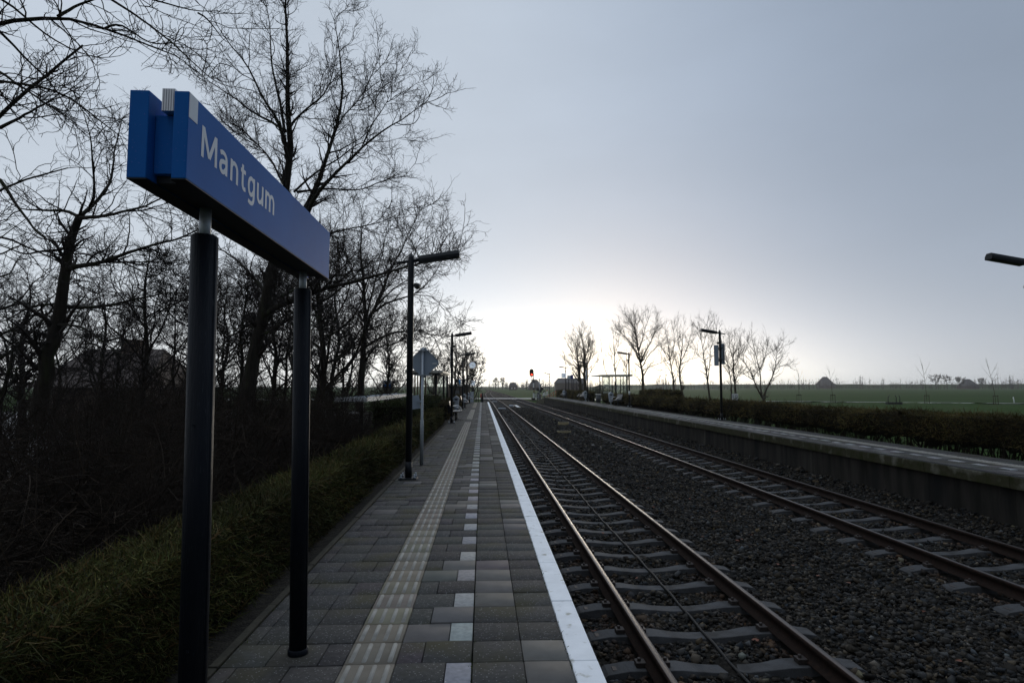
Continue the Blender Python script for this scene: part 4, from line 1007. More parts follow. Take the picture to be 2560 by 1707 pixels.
# ---- leafless trees traced from the photograph, each at its own distance
def tr(Y, pts, slope=0.0):
    n = len(pts); return [at(u, v, Y + slope * i / max(n - 1, 1)) for i, (u, v) in enumerate(pts)]
def L(Y, pts, r0, r1, slope=0.0, y0=0.0):
    k = .8 if r0 < .15 else .92
    return ([at(u, v, Y + y0 + slope * i / max(len(pts) - 1, 1)) for i, (u, v) in enumerate(pts)], r0 * k, r1 * .8)
SP = lambda a, lo, hi, rr, rt_, K, a0=25, a1=65, w=.16, tp=.03, **k: dict(spacing=a, lo=lo, hi=hi, a0=a0, a1=a1, wander=w, trop=tp, K=K, rratio=rr, rtip=rt_, **k)

Y = 18.0
limbs = [L(Y, [(606, 1075), (622, 957), (638, 880), (653, 804), (666, 743), (681, 676), (700, 580), (731, 478), (722, 400), (717, 319), (722, 255), (719, 163), (712, 51), (714, -60)], .27, .02),
    L(Y, [(722, 420), (704, 306), (668, 270), (653, 237), (627, 178), (602, 138), (564, 107), (540, 60)], .075, .012, -1.8),
    L(Y, [(722, 395), (709, 314), (648, 293), (610, 270), (597, 247), (576, 237), (543, 219), (505, 190)], .065, .012, 1.5),
    L(Y, [(712, 330), (704, 293), (701, 242), (686, 204), (676, 143), (676, 51), (660, -10)], .06, .01, 1.2),
    L(Y, [(718, 330), (730, 309), (755, 281), (806, 245), (819, 222), (832, 191), (838, 150)], .055, .01, -1.2),
    L(Y, [(690, 625), (720, 580), (770, 532), (792, 462), (816, 398), (834, 344), (852, 293), (855, 255), (860, 212), (852, 179), (855, 128), (839, 84), (835, 50)], .13, .012, 1.0),
    L(Y, [(770, 530), (789, 484), (846, 423), (897, 379), (926, 350), (959, 324), (1000, 301), (1030, 288), (1050, 265)], .085, .01, -2.0),
    L(Y, [(662, 790), (673, 773), (704, 763), (730, 748), (773, 738), (806, 722), (857, 710), (918, 697), (985, 674), (1061, 654), (1120, 640)], .12, .015, -2.4),
    L(Y, [(672, 760), (717, 730), (755, 720), (800, 700), (850, 690), (910, 668)], .08, .012, 2.0),
    L(Y, [(664, 730), (658, 720), (622, 684), (602, 656), (564, 628), (546, 623), (500, 600)], .075, .012, 1.5),
    L(Y, [(650, 840), (666, 832), (704, 814), (730, 789), (760, 780), (820, 800)], .06, .012, -1.0),
    L(Y, [(816, 398), (846, 300), (900, 250), (925, 200), (945, 150)], .04, .008, 1.5),
    L(Y, [(908, 360), (930, 310), (960, 270), (985, 215)], .035, .007, .5),
    L(Y, [(735, 480), (800, 420), (850, 400), (905, 345), (950, 362), (1000, 345)], .045, .008, 2.0),
    L(Y, [(735, 500), (700, 450), (680, 400), (640, 355), (610, 330), (560, 290)], .05, .008, 2.2),
    L(Y, [(742, 480), (830, 470), (900, 480), (960, 450), (1010, 440)], .05, .008, 2.5),
    L(Y, [(700, 560), (800, 590), (880, 570), (950, 560), (1020, 520)], .05, .008, 1.2)]
bare_tree('bare_tree', 'biggest leafless tree, rising behind the name sign with a leaning mossy trunk', 'tree', at(606, 1075, Y)[:2] + (-.95,), limbs, 31,
    [SP(.7, .8, 2.0, .5, .011, 10, a0=20, a1=55, w=.13, tp=.07, sides=5, t0=.28, keep=True), SP(.2, .45, 1.35, .5, .0062, 7, sides=4, t0=.12, tp=.05), SP(.15, .25, .8, .55, .0045, 6, a0=25, a1=70, w=.22), SP(.10, .14, .42, .6, .0032, 4, a0=25, a1=65, w=.25)])
Y = 13.0
limbs = [L(Y, [(92, 1060), (104, 980), (119, 881), (128, 838), (149, 796), (157, 742), (162, 690), (168, 644), (176, 602), (187, 570), (200, 538)], .20, .09),
    L(Y, [(196, 548), (213, 528), (240, 506), (272, 470), (283, 440), (283, 400), (292, 350), (305, 300)], .055, .01, 1.0),
    L(Y, [(200, 545), (213, 545), (266, 540), (319, 525), (361, 519), (393, 498), (440, 480)], .06, .01, -1.5),
    L(Y, [(168, 675), (181, 670), (213, 661), (266, 655), (319, 632), (383, 615), (425, 602), (478, 585), (520, 560)], .075, .012, -1.0),
    L(Y, [(200, 545), (170, 525), (128, 528), (85, 523), (64, 528), (10, 500)], .05, .01, 1.0),
    L(Y, [(152, 766), (168, 766), (213, 772), (266, 766), (319, 753), (361, 743), (425, 728), (480, 735)], .06, .01, 1.2),
    L(Y, [(142, 812), (160, 812), (191, 813), (223, 825), (255, 857), (287, 876), (330, 900)], .04, .008, -1.0),
    L(Y, [(225, 515), (236, 496), (236, 443), (230, 400), (228, 340), (205, 270)], .04, .008, -1.2),
    L(Y, [(162, 620), (130, 630), (100, 625), (70, 640), (20, 620), (-40, 600)], .04, .008, -1.0),
    L(Y, [(150, 760), (110, 762), (75, 765), (20, 800), (-50, 820)], .04, .008, 1.0),
    L(Y, [(281, 640), (300, 655), (340, 670), (375, 690), (430, 680)], .03, .006, .6),
    L(Y, [(266, 655), (330, 655), (400, 655), (478, 660)], .03, .006, .9)]
bare_tree('bare_tree', 'leafless tree with slim leaning trunk left of the nearer sign post', 'tree', at(92, 1060, Y)[:2] + (-.95,), limbs, 32,
    [SP(.16, .5, 1.6, .5, .006, 8, sides=4, t0=.15), SP(.13, .22, .75, .55, .0042, 6, a0=25, a1=75, w=.22), SP(.12, .1, .3, .6, .0028, 4, w=.25)])
Y = 6.2
limbs = [L(Y, [(-900, 1500), (-760, 900), (-640, 500), (-520, 250), (-430, 60)], .22, .12),
    L(Y, [(-480, 190), (-250, 120), (-120, 90), (-40, 70), (0, 58), (27, 52), (73, 33), (117, 34), (152, 45), (218, 45), (264, 73), (300, 90), (345, 100), (400, 112), (440, 140)], .055, .007),
    L(Y, [(262, 72), (280, 60), (294, 57), (324, 71), (340, 92), (395, 115), (430, 110), (470, 90)], .017, .004, .3),
    L(Y, [(-560, 340), (-200, 420), (-40, 340), (0, 297), (41, 250), (73, 220), (109, 196), (147, 166), (177, 136), (207, 114)], .055, .014, .6),
    L(Y, [(-200, 100), (-60, 150), (0, 180), (54, 215), (90, 245), (120, 264)], .03, .008, -.3),
    L(Y, [(-300, 130), (-60, 195), (0, 201), (90, 218), (136, 218), (190, 250), (231, 291), (286, 330)], .03, .006, -.5),
    L(Y, [(145, 42), (165, 30), (185, 16), (234, 0), (280, -20), (360, -40)], .022, .006, .3),
    L(Y, [(-300, -150), (100, -120), (230, -40), (278, 0), (327, 27), (362, 54), (395, 79), (436, 106), (462, 140), (490, 175), (525, 195)], .035, .005, -.6),
    L(Y, [(150, -100), (300, -30), (370, 0), (436, 14), (463, 24), (504, 33), (531, 28)], .025, .005, .4),
    L(Y, [(495, 33), (512, 42), (531, 63), (558, 100), (572, 108)], .012, .004, .3),
    L(Y, [(-560, 500), (-300, 620), (-100, 540), (0, 470), (60, 445), (120, 440), (170, 420)], .045, .008, .8),
    L(Y, [(0, 450), (40, 510), (75, 560), (100, 590), (140, 610), (160, 600)], .022, .006, -.5),
    L(Y, [(-250, 620), (-60, 640), (0, 575), (60, 620), (130, 640), (200, 690)], .028, .006, .8),
    L(Y, [(0, 320), (60, 290), (120, 255), (160, 240)], .022, .005, -.4),
    L(Y, [(-20, 60), (40, 120), (80, 165), (115, 190), (150, 240), (180, 300)], .02, .004, .6),
    L(Y, [(-60, -30), (30, 10), (80, 60), (130, 100), (190, 130), (250, 150), (300, 140)], .02, .004, .8)]
bare_tree('bare_tree', 'near leafless tree whose drooping limbs reach in over the top left corner', 'tree', at(-900, 1500, Y)[:2] + (-.95,), limbs, 33,
    [SP(.14, .3, 1.15, .5, .0038, 8, sides=4, t0=.2, w=.2), SP(.13, .14, .48, .6, .0026, 6, a0=30, a1=75, w=.25, tp=.02), SP(.15, .06, .18, .65, .0019, 4, w=.25)])
Y = 27.0
limbs = [L(Y, [(898, 1030), (903, 983), (905, 893), (911, 842), (918, 799), (913, 743), (908, 702), (904, 650), (898, 600), (905, 555)], .20, .02),
    L(Y, [(917, 804), (946, 758), (972, 684), (1000, 630), (1020, 590), (1040, 545)], .11, .015, 1.2),
    L(Y, [(938, 778), (972, 753), (1010, 745), (1040, 735), (1085, 690), (1105, 650)], .075, .012, -1.5),
    L(Y, [(908, 870), (918, 868), (954, 837), (1010, 827), (1061, 824), (1092, 845), (1100, 880)], .09, .012, -1.5),
    L(Y, [(905, 893), (918, 880), (949, 863), (985, 863), (1010, 845), (1030, 830)], .06, .012, 1.0),
    L(Y, [(912, 830), (930, 818), (975, 810), (1005, 820), (1040, 832)], .045, .01, .8),
    L(Y, [(916, 790), (930, 740), (940, 690), (955, 640), (965, 585)], .07, .012, .8),
    L(Y, [(910, 740), (890, 700), (870, 660), (860, 600), (858, 560)], .06, .01, -1.0),
    L(Y, [(1035, 737), (1080, 740), (1110, 765), (1130, 790)], .03, .008, -.8),
    L(Y, [(946, 758), (990, 715), (1040, 690), (1090, 660), (1130, 635)], .05, .008, .8),
    L(Y, [(972, 684), (1000, 660), (1050, 610), (1090, 575)], .04, .008, .6)]
bare_tree('bare_tree', 'leafless tree with straight forked trunk just left of the first lamp post', 'tree', at(898, 1030, Y)[:2] + (-.95,), limbs, 34,
    [SP(1.0, .7, 1.9, .5, .013, 10, a0=22, a1=55, w=.13, tp=.06, sides=5, t0=.28, keep=True), SP(.27, .5, 1.5, .5, .0075, 8, sides=4, t0=.15), SP(.15, .35, 1.15, .55, .006, 6, a0=25, a1=70, w=.22), SP(.12, .18, .5, .6, .0045, 4, w=.25)])

def auto_limbs(rng, base, h, r, lean=(0, 0), fork=.35, n=7, spread=.32, up=.9, trunk_top=.95, zig=.02):
    """trunk plus ascending limbs for an untraced tree"""
    b = np.array(base, float); top = b + np.array([lean[0] * h, lean[1] * h, h * trunk_top]); K = 8
    tk = b[None] + (top - b)[None] * np.linspace(0, 1, K)[:, None]; tk[1:-1] += rng.normal(size=(K - 2, 3)) * h * zig * np.array([1, 1, .3])
    out = [(tk, r, r * .12)]
    for i in range(n):
        f = fork + (0.92 - fork) * (i / max(n - 1, 1)) ** 1.1; p = np.array([np.interp(f, np.linspace(0, 1, K), tk[:, j]) for j in range(3)])
        a = i * 2.4 + rng.uniform(-.5, .5); reach = spread * h * (1.1 - .75 * f) * rng.uniform(.75, 1.25)
        d = np.array([math.cos(a), math.sin(a), 0]); rise = h * (1 - f) * rng.uniform(.55, .95) * up
        s = np.linspace(0, 1, 7); q = p[None] + d[None] * (reach * s ** .75)[:, None] + np.array([0, 0, 1])[None] * (rise * s ** 1.25)[:, None]
        q[1:] += rng.normal(size=(6, 3)) * h * zig * .7
        out.append((q, r * (.4 - .24 * f), r * .045))
    return out

def wood_tree(u, vtop, Y, r, seed, label, lean=(0, 0), n=11, fork=.25, spread=.3, dense=1.0, z0=-.95, far=False, name='bare_tree', group='bare trees behind the near platform', up=.9, v0=966):
    rng = np.random.RandomState(seed); x = X_at(u, Y, v0); h = at(u, vtop, Y)[2] - z0
    k = max(.6, Y / 22.0) * h / 11.0 if not far else h / 5.0
    tw = max(.0042, .00017 * Y)
    return bare_tree(name, label, 'tree', (x, Y, z0), auto_limbs(rng, (x, Y, z0), h, r, lean, fork, n, spread, up), seed,
        [SP(.027 * h / dense, .1 * h, .22 * h, .5, tw * 1.9, 7, sides=4, t0=.2, w=.15), SP(.017 * h / dense, .04 * h, .11 * h, .55, tw * 1.2, 5, w=.2), SP(.014 * h / dense, .02 * h, .05 * h, .6, tw * .8, 4, w=.22)],
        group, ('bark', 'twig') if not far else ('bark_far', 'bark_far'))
wood_tree(607, 640, 24, .13, 41, 'slim forked leafless tree just right of the nearer sign post', n=9, fork=.4, spread=.22)
wood_tree(790, 520, 24, .20, 42, 'upright leafless tree behind the right end of the name sign', n=14, fork=.25, spread=.33)
wood_tree(684, 620, 30, .17, 43, 'leafless tree behind the biggest trunk, seen between the sign posts', n=12)
wood_tree(836, 570, 33, .15, 44, 'leafless tree between the farther sign post and the forked trunk', n=13, spread=.35)
wood_tree(362, 590, 19, .13, 45, 'leafless tree in front of the house roof, left of the nearer sign post', n=13, fork=.28, spread=.34)
wood_tree(250, 730, 34, .2, 46, 'leafless tree behind the house, right of the slim leaning trunk', n=13, spread=.4)
wood_tree(60, 690, 26, .2, 47, 'leafless tree low at the left edge behind the slim leaning trunk', n=14, spread=.45)
wood_tree(-60, 560, 22, .22, 48, 'leafless tree whose right half shows at the left edge', n=14, spread=.45)
wood_tree(470, 640, 34, .18, 49, 'leafless tree hidden behind the nearer sign post', n=13, spread=.4)
wood_tree(745, 600, 40, .2, 50, 'leafless tree farther back behind the farther sign post', n=14, spread=.4)
wood_tree(560, 700, 42, .2, 51, 'low leafless tree far back beside the nearer sign post', n=14, spread=.45)
wood_tree(965, 770, 36, .13, 52, 'small leafless tree behind the diamond sign', n=12, spread=.4)
for k_, (u, vt, Y, lab) in enumerate(((430, 700, 28, 'leafless tree just left of the nearer sign post, low and wide'), (140, 800, 30, 'low leafless tree left of the house roof'), (300, 790, 30, 'low leafless tree in front of the house chimney'), (20, 780, 18, 'low twiggy tree at the left edge'), (520, 760, 26, 'low twiggy tree between the sign posts, left one'), (640, 700, 36, 'leafless tree half hidden behind the biggest trunk'), (710, 720, 30, 'low twiggy tree between the sign posts, right one'), (870, 740, 40, 'leafless tree behind the straight forked trunk'), (800, 800, 28, 'low twiggy tree right of the farther sign post'), (860, 840, 30, 'low twiggy tree beside the forked trunk'))):   # more background
    wood_tree(u, vt, Y, .12, 120 + k_, lab, n=12, fork=.15, spread=.42, dense=.62)
for i, (u, vt, Y, lab) in enumerate(((1138, 850, 70, 'bushy leafless tree behind the second lamp post'), (1160, 843, 76, 'bushy leafless tree behind the station clock, leftmost shoots'), (1181, 880, 84, 'bushy leafless tree right of the clock with branches reaching over the track'), (1085, 880, 66, 'leafless shrubby tree behind the near shelter'))):
    wood_tree(u, vt, Y, .22, 60 + i, lab, n=14, fork=.08, spread=.22, dense=.55, z0=-1.0)
o_y = 62.0
wood_tree(992, 900, 62, .06, 66, 'thin young tree beyond the blue information board', n=8, fork=.3, spread=.2, dense=.6, z0=-1.0, far=True)

# ---- thicket: individual shrubs and a mass of brambles under them
def shrub_mesh(seed, h, n):
    rng = np.random.RandomState(seed); P = []
    a = rng.uniform(0, 6.28, n); t = rng.uniform(.05, .75, n) ** .8; s = np.linspace(0, 1, 8)
    d = np.stack([np.cos(a) * np.sin(t), np.sin(a) * np.sin(t), np.cos(t)], -1); ln = h * rng.uniform(.6, 1.08, n)
    P = d[:, None] * (ln[:, None] * s[None])[..., None]; P[:, :, 2] -= (.22 * ln[:, None] * s[None] ** 3) * np.sin(t)[:, None]
    P[:, 1:] += np.cumsum(rng.normal(size=(n, 7, 3)) * h * .012, 1); P[:, :, :2] += rng.normal(size=(n, 1, 2)) * .18
    Rr = rng.uniform(.006, .016, n)[:, None] * np.linspace(1, .3, 8)[None]
    parts = [tubes(P, Rr, 4)]
    p2, r2 = sprout(rng, P, Rr, .11, .25, .8, 25, 70, .2, .02, 6, .55, .0032, t0=.1); parts.append(tubes(p2, r2, 3))
    p3, r3 = sprout(rng, p2, r2, .16, .08, .28, 25, 75, .25, 0, 4, .6, .0024); parts.append(tubes(p3, r3, 3))
    v, q = join(parts); return raw_mesh('shrub', v, q)
SM = [shrub_mesh(70 + i, 2.4, 34) for i in range(4)]
for m_ in SM: m_.materials.append(M['shrub'])
rs = np.random.RandomState(77); spots = []
for X, Y, s in [(-3.6, 4.2, .62), (-4.6, 5.4, .85), (-3.5, 6.6, .7), (-5.6, 7.2, 1.0), (-4.1, 8.4, .8), (-6.8, 8.6, 1.05), (-5.0, 10.2, .95), (-3.5, 10.6, .68), (-7.5, 11.2, 1.1), (-5.9, 12.4, 1.0), (-4.2, 13.2, .82), (-8.8, 13.2, 1.15), (-7.0, 14.8, 1.1),
                (-5.3, 15.8, .95), (-4.0, 16.8, .8), (-9.9, 16.2, 1.2), (-8.0, 17.6, 1.15), (-6.2, 18.8, 1.0), (-11.5, 19.4, 1.2), (-9.2, 20.6, 1.15), (-7.2, 21.8, 1.0), (-13.2, 22.6, 1.25), (-10.8, 24, 1.2), (-8.5, 25.2, 1.05), (-14.8, 26, 1.25), (-12.2, 27.6, 1.2), (-9.8, 29, 1.15),
                (-16.8, 30, 1.25), (-13.6, 31.4, 1.25), (-11.2, 32.4, 1.2), (-8.6, 32.8, .9), (-18.5, 33.4, 1.25), (-15.2, 35, 1.25), (-6.0, 9.4, .9), (-9.6, 10.4, 1.15), (-12.2, 14.8, 1.25), (-14.6, 18.6, 1.25), (-7.8, 6.8, 1.0), (-17.2, 23.4, 1.25), (-4.0, 7.4, .95), (-4.6, 9.2, 1.05), (-4.4, 11.4, 1.05), (-5.2, 13.6, 1.12), (-4.9, 15.4, 1.05), (-5.6, 17.4, 1.1), (-3.7, 12.2, .8), (-6.4, 16.6, 1.15), (-6.0, 10.8, 1.1), (-5.0, 8.2, 1.0), (-6.9, 12.9, 1.15), (-8.4, 15.2, 1.2), (-9.2, 18.6, 1.2), (-7.0, 20.2, 1.1), (-4.6, 18.6, .85), (-3.9, 15.4, 1.0), (-4.2, 17.4, 1.12), (-4.7, 19.2, 1.15), (-4.3, 16.2, 1.1), (-3.8, 14.2, .95), (-4.0, 18.6, 1.0), (-5.4, 20.4, 1.15)]:
    spots.append((X, Y, s))
SW = ['low', 'arching', 'tangled', 'dense', 'spreading', 'twiggy', 'upright', 'loose']
for i, (X, Y, s) in enumerate(spots):
    o = bpy.data.objects.new('shrub', SM[i % 4]); COL.objects.link(o); o.location = (X, Y, -.97 if X < -4.1 else -.8); o.scale = (s, s, s * rs.uniform(.9, 1.1)); o.rotation_euler = (0, 0, rs.uniform(0, 6.28))
    tag(o, 'leafless brown shrub tangled into the dark thicket behind the low hedge', 'shrub', 'leafless shrubs in the thicket')
n = 26000; yb = 2.2 + 31 * rs.uniform(0, 1, n) ** 1.15; xb = -2.5 - rs.uniform(0, 1, n) * (1.0 + .42 * yb); zb = -.95 + rs.uniform(0, 1, n) ** 1.6 * (1.0 + .025 * yb) * np.clip((-xb - 2.2) / 1.2, .45, 1.5)
S = np.stack([xb, yb, zb], -1); D = norm(rs.normal(size=(n, 3)) * np.array([1, 1, .55]) + np.array([0, 0, .15]))
v, q, t = ribbons(rs, S, D, rs.uniform(.25, .95, n), rs.uniform(.002, .0055, n) * (1 + .06 * yb), np.array([1, .95, .9])[None] * rs.lognormal(-.1, .4, (n, 1)), .4, 5)
stuff(link('undergrowth', raw_mesh('undergrowth', v, q, tint=t), M['bramble']), 'dark tangle of brambles filling the thicket floor', 'undergrowth')

# moss and weeds in the joints along the edge band and the back kerb
n = 5200; yb = 2.3 + 30 * rs.uniform(0, 1, n) ** 1.7; row = rs.choice(4, n, p=[.34, .36, .15, .15]); keep = (np.sin(yb * 1.3 + row * 2) + np.sin(yb * 3.7 + row)) > rs.uniform(-1.6, 1.2, n)
xb = np.array([.519, -1.50, -.053, -.80])[row] + rs.normal(size=n) * np.array([.004, .012, .003, .004])[row]
S = np.stack([xb, yb, np.full(n, -.008)], -1)[keep]; D = norm(rs.normal(size=S.shape) * np.array([.8, .8, .5]) + np.array([0, 0, .8]))
v, q, t = ribbons(rs, S, D, rs.uniform(.008, .026, len(S)), rs.uniform(.0018, .004, len(S)), np.array([[.55, .72, .35]]) * rs.lognormal(0, .4, (len(S), 1)), .5)
stuff(link('moss', raw_mesh('moss', v, q, tint=t), M['hedge_leaf']), 'moss and small weeds growing in the paving joints', 'moss')
# ---- house behind the thicket
t = thing('house', 'dark house with hipped tiled roof and brick chimney behind the thicket', 'house', (-23.2, 41, -.95))
MB().box(-3.0, 3.0, -3.6, 3.6, 0, 2.6).build('wall', M['brick'], t)
rf = MB(); rf.add([(-3.4, -4.2, 2.5), (3.4, -4.2, 2.5), (3.4, 4.2, 2.5), (-3.4, 4.2, 2.5), (-2.4, 0, 5.0), (2.4, 0, 5.0)], [(0, 1, 5, 4), (1, 2, 5), (2, 3, 4, 5), (3, 0, 4), (0, 3, 2, 1)])
roof = rf.build('roof', M['roof_tile'], t); MB().box(-.1, .95, -.45, .45, 4.5, 5.5).box(-.16, 1.01, -.51, .51, 5.501, 5.6).build('chimney', M['chimney'], roof)

# ---- trees beyond the far platform
def far_tree(base_uv, Y, limbs_px, seed, label, rbase, sp=(.9, 1.0), dense=1.0, grp='bare trees along the meadow road'):
    """traced limbs (px), lengths scale with the tree"""
    ll = []; rng = np.random.RandomState(seed)
    for i, (pts, r0, r1) in enumerate(limbs_px): ll.append(L(Y, pts, r0 * .78, r1 * .6, rng.uniform(-1.8, 1.8) if i else 0))
    p = at(base_uv[0], base_uv[1], Y); tw = .00017 * Y
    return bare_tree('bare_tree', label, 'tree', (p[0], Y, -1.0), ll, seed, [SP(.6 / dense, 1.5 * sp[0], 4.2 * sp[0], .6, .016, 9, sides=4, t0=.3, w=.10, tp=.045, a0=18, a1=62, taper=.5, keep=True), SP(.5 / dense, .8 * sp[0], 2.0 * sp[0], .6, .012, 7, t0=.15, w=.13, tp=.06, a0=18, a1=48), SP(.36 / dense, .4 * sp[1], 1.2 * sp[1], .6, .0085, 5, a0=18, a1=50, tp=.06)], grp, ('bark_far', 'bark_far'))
far_tree((1608, 992), 108, [([(1609, 1004), (1608, 950), (1605, 925), (1600, 900), (1596, 880), (1592, 850), (1586, 815), (1583, 790)], .46, .05), ([(1598, 900), (1585, 870), (1570, 850), (1557, 835), (1545, 822)], .2, .04), ([(1594, 865), (1590, 830), (1578, 808), (1568, 793)], .17, .035),
    ([(1602, 905), (1612, 880), (1630, 850), (1640, 825), (1642, 808)], .22, .04), ([(1607, 915), (1622, 885), (1640, 868), (1655, 850)], .17, .035), ([(1603, 960), (1596, 945), (1588, 938)], .11, .06), ([(1596, 880), (1606, 850), (1613, 820), (1620, 800)], .17, .035), ([(1608, 925), (1635, 912), (1660, 904)], .1, .03)], 81, 'largest rounded leafless tree on the right, left of the two lamp posts', .4, (1.15, 1.1), 1.2)
far_tree((1685, 992), 112, [([(1685, 1003), (1685, 955), (1678, 920), (1674, 895), (1672, 870), (1668, 840), (1662, 820)], .3, .04), ([(1675, 900), (1684, 870), (1686, 840), (1684, 815)], .16, .03), ([(1676, 905), (1663, 885), (1655, 868)], .11, .03), ([(1687, 950), (1695, 935), (1692, 915)], .1, .04)], 82, 'slim leafless tree with a kinked trunk, left one of a close pair', .3, (1.0, 1.0), 1.1)
far_tree((1706, 994), 110, [([(1709, 1005), (1703, 965), (1698, 945), (1697, 925), (1702, 905), (1704, 880), (1706, 850), (1708, 825)], .33, .04), ([(1699, 930), (1690, 905), (1686, 890)], .12, .04), ([(1702, 905), (1715, 878), (1724, 850), (1728, 830)], .15, .03), ([(1704, 885), (1695, 860), (1694, 835)], .12, .03), ([(1703, 912), (1722, 900), (1735, 892)], .09, .03)], 83, 'leafless tree with a wavy trunk, right one of a close pair', .3, (1.0, 1.0), 1.1)
far_tree((1773, 998), 108, [([(1775, 1008), (1772, 970), (1769, 950), (1766, 920), (1760, 900), (1757, 870), (1752, 840), (1748, 815)], .3, .03), ([(1770, 950), (1774, 915), (1776, 885), (1778, 850), (1784, 815)], .16, .03), ([(1760, 900), (1747, 890), (1738, 878)], .1, .03), ([(1777, 870), (1788, 840), (1792, 820)], .1, .03), ([(1757, 870), (1765, 840), (1768, 808)], .1, .03)], 84, 'leafless tree forking into a narrow V, left of the double-panel lamp post', .3, (1.0, 1.0), 1.1)
far_tree((1832, 1000), 104, [([(1830, 1008), (1828, 960), (1826, 935), (1820, 915), (1814, 890), (1812, 865)], .22, .04), ([(1840, 1008), (1837, 955), (1833, 925), (1832, 900), (1835, 870), (1836, 845)], .32, .05), ([(1833, 918), (1845, 900), (1846, 880), (1850, 850)], .14, .03), ([(1820, 915), (1810, 905), (1806, 880)], .1, .03), ([(1840, 955), (1842, 940), (1848, 930)], .09, .05), ([(1833, 900), (1824, 870), (1824, 845)], .12, .03)], 85, 'double-trunk leafless tree behind the number 10 board', .3, (.95, .95), 1.2)
far_tree((1910, 1005), 98, [([(1912, 1013), (1908, 995), (1904, 990)], .42, .3), ([(1906, 995), (1893, 972), (1882, 945), (1872, 920), (1858, 902), (1845, 890)], .22, .04), ([(1905, 992), (1900, 962), (1903, 940), (1896, 915), (1890, 890), (1886, 870), (1880, 845)], .2, .035), ([(1909, 990), (1918, 970), (1930, 945), (1938, 915), (1942, 890), (1945, 865)], .21, .035), ([(1896, 940), (1890, 915), (1886, 890)], .1, .04), ([(1900, 925), (1910, 900), (1916, 875), (1918, 850)], .14, .03), ([(1935, 925), (1950, 915), (1975, 908)], .1, .025), ([(1860, 903), (1857, 880), (1850, 860)], .1, .03), ([(1886, 880), (1872, 860), (1862, 845)], .1, .03), ([(1944, 880), (1955, 865), (1960, 850)], .08, .025)], 86, 'wide V-shaped leafless tree standing alone at the right end of the row', .3, (.85, .9), 1.2)
far_tree((1539, 985), 116, [([(1540, 998), (1539, 935), (1536, 900), (1534, 870), (1533, 840)], .28, .04), ([(1538, 925), (1548, 905), (1552, 885)], .13, .04), ([(1538, 930), (1531, 905), (1527, 880)], .12, .04), ([(1536, 890), (1544, 865), (1548, 845)], .1, .03)], 87, 'narrow leafless tree rising behind the far shelter roof', .3, (.9, .9), .9)
far_tree((1566, 985), 118, [([(1567, 998), (1566, 940), (1565, 910), (1566, 880)], .2, .04), ([(1566, 925), (1560, 905), (1554, 888)], .1, .03), ([(1566, 915), (1574, 895), (1578, 880)], .1, .03)], 88, 'small leafless tree between the far shelter and the big rounded tree', .3, (.75, .8), .9)
far_tree((1508, 985), 100, [([(1523, 950), (1515, 930), (1509, 915), (1507, 895), (1503, 870)], .12, .03), ([(1524, 1000), (1524, 968), (1523, 950)], .16, .12)], 89, 'thin leaning tree with a single curved stem left of the far shelter', .2, (.6, .6), .7)
far_tree((1459, 990), 97, [([(1452, 1003), (1451, 960), (1448, 930), (1445, 905), (1440, 875), (1445, 845)], .42, .05), ([(1464, 1003), (1462, 955), (1460, 925), (1463, 895), (1457, 860), (1453, 830)], .44, .05), ([(1450, 955), (1440, 945), (1433, 935), (1432, 925)], .17, .09), ([(1449, 935), (1440, 915), (1425, 908), (1415, 900)], .17, .05), ([(1462, 930), (1470, 905), (1478, 890), (1480, 870)], .18, .05), ([(1466, 950), (1476, 930), (1488, 910), (1492, 900)], .12, .04), ([(1446, 905), (1432, 885), (1424, 870)], .13, .04), ([(1461, 900), (1472, 870), (1472, 845)], .13, .04), ([(1444, 900), (1434, 865), (1432, 850)], .11, .03)], 90, 'thick twin-trunk leafless tree behind the far hedge', .4, (.85, .9), 1.5)
# low scrub around the trunks
for i, (u, Y, s, lab) in enumerate(((1590, 62, .85, 'low leafless bush under the largest rounded tree, left side'), (1640, 66, .95, 'low leafless bush right of the largest rounded tree'), (1478, 104, 1.7, 'rounded bare bush right of the twin-trunk tree'), (1500, 125, 1.6, 'rounded bare bush behind the far shelter'))):
    o = bpy.data.objects.new('bare_bush', SM[i % 4]); COL.objects.link(o); o.location = (X_at(u, Y), Y, -1.0); o.scale = (s * 1.3, s * 1.3, s); tag(o, lab, 'bush')

# ---- staked saplings along the road
def sapling(u, vb, vt, Y, lean, seed, label):
    rng = np.random.RandomState(seed); b = at(u, vb, Y); b = (b[0], Y, -1.0); h = at(u, vt, Y)[2] + 1.0
    top = np.array(b) + np.array([lean, 0, h]); tk = np.array(b)[None] + (top - np.array(b))[None] * (np.linspace(0, 1, 7)[:, None] ** np.array([1.6, 1, 1])[None])
    limbs = [(tk, .04, .010)]
    for k in range(5):
        f = .55 + .08 * k; p = np.array([np.interp(f, np.linspace(0, 1, 7), tk[:, j]) for j in range(3)]); a = k * 2.5; q = p[None] + np.array([[math.cos(a) * .16 * h * s, math.sin(a) * .16 * h * s, .28 * h * s] for s in np.linspace(0, 1, 5)])
        limbs.append((q, .018, .006))
    root = bare_tree('staked_sapling', label, 'sapling', b, limbs, seed, [SP(.7, .4, 1.1, .5, .006, 5, t0=.4, a0=15, a1=40, tp=.08)], 'staked saplings along the meadow road', ('bark_far', 'bark_far'))
    st = MB()
    for x in (-.35, .35): st.tube([(x, 0, 0), (x, 0, 1.35)], .04, 8)
    st.box(-.42, .42, -.03, .03, 1.2, 1.29).build('stake', M['bark_far'], root)
    return root
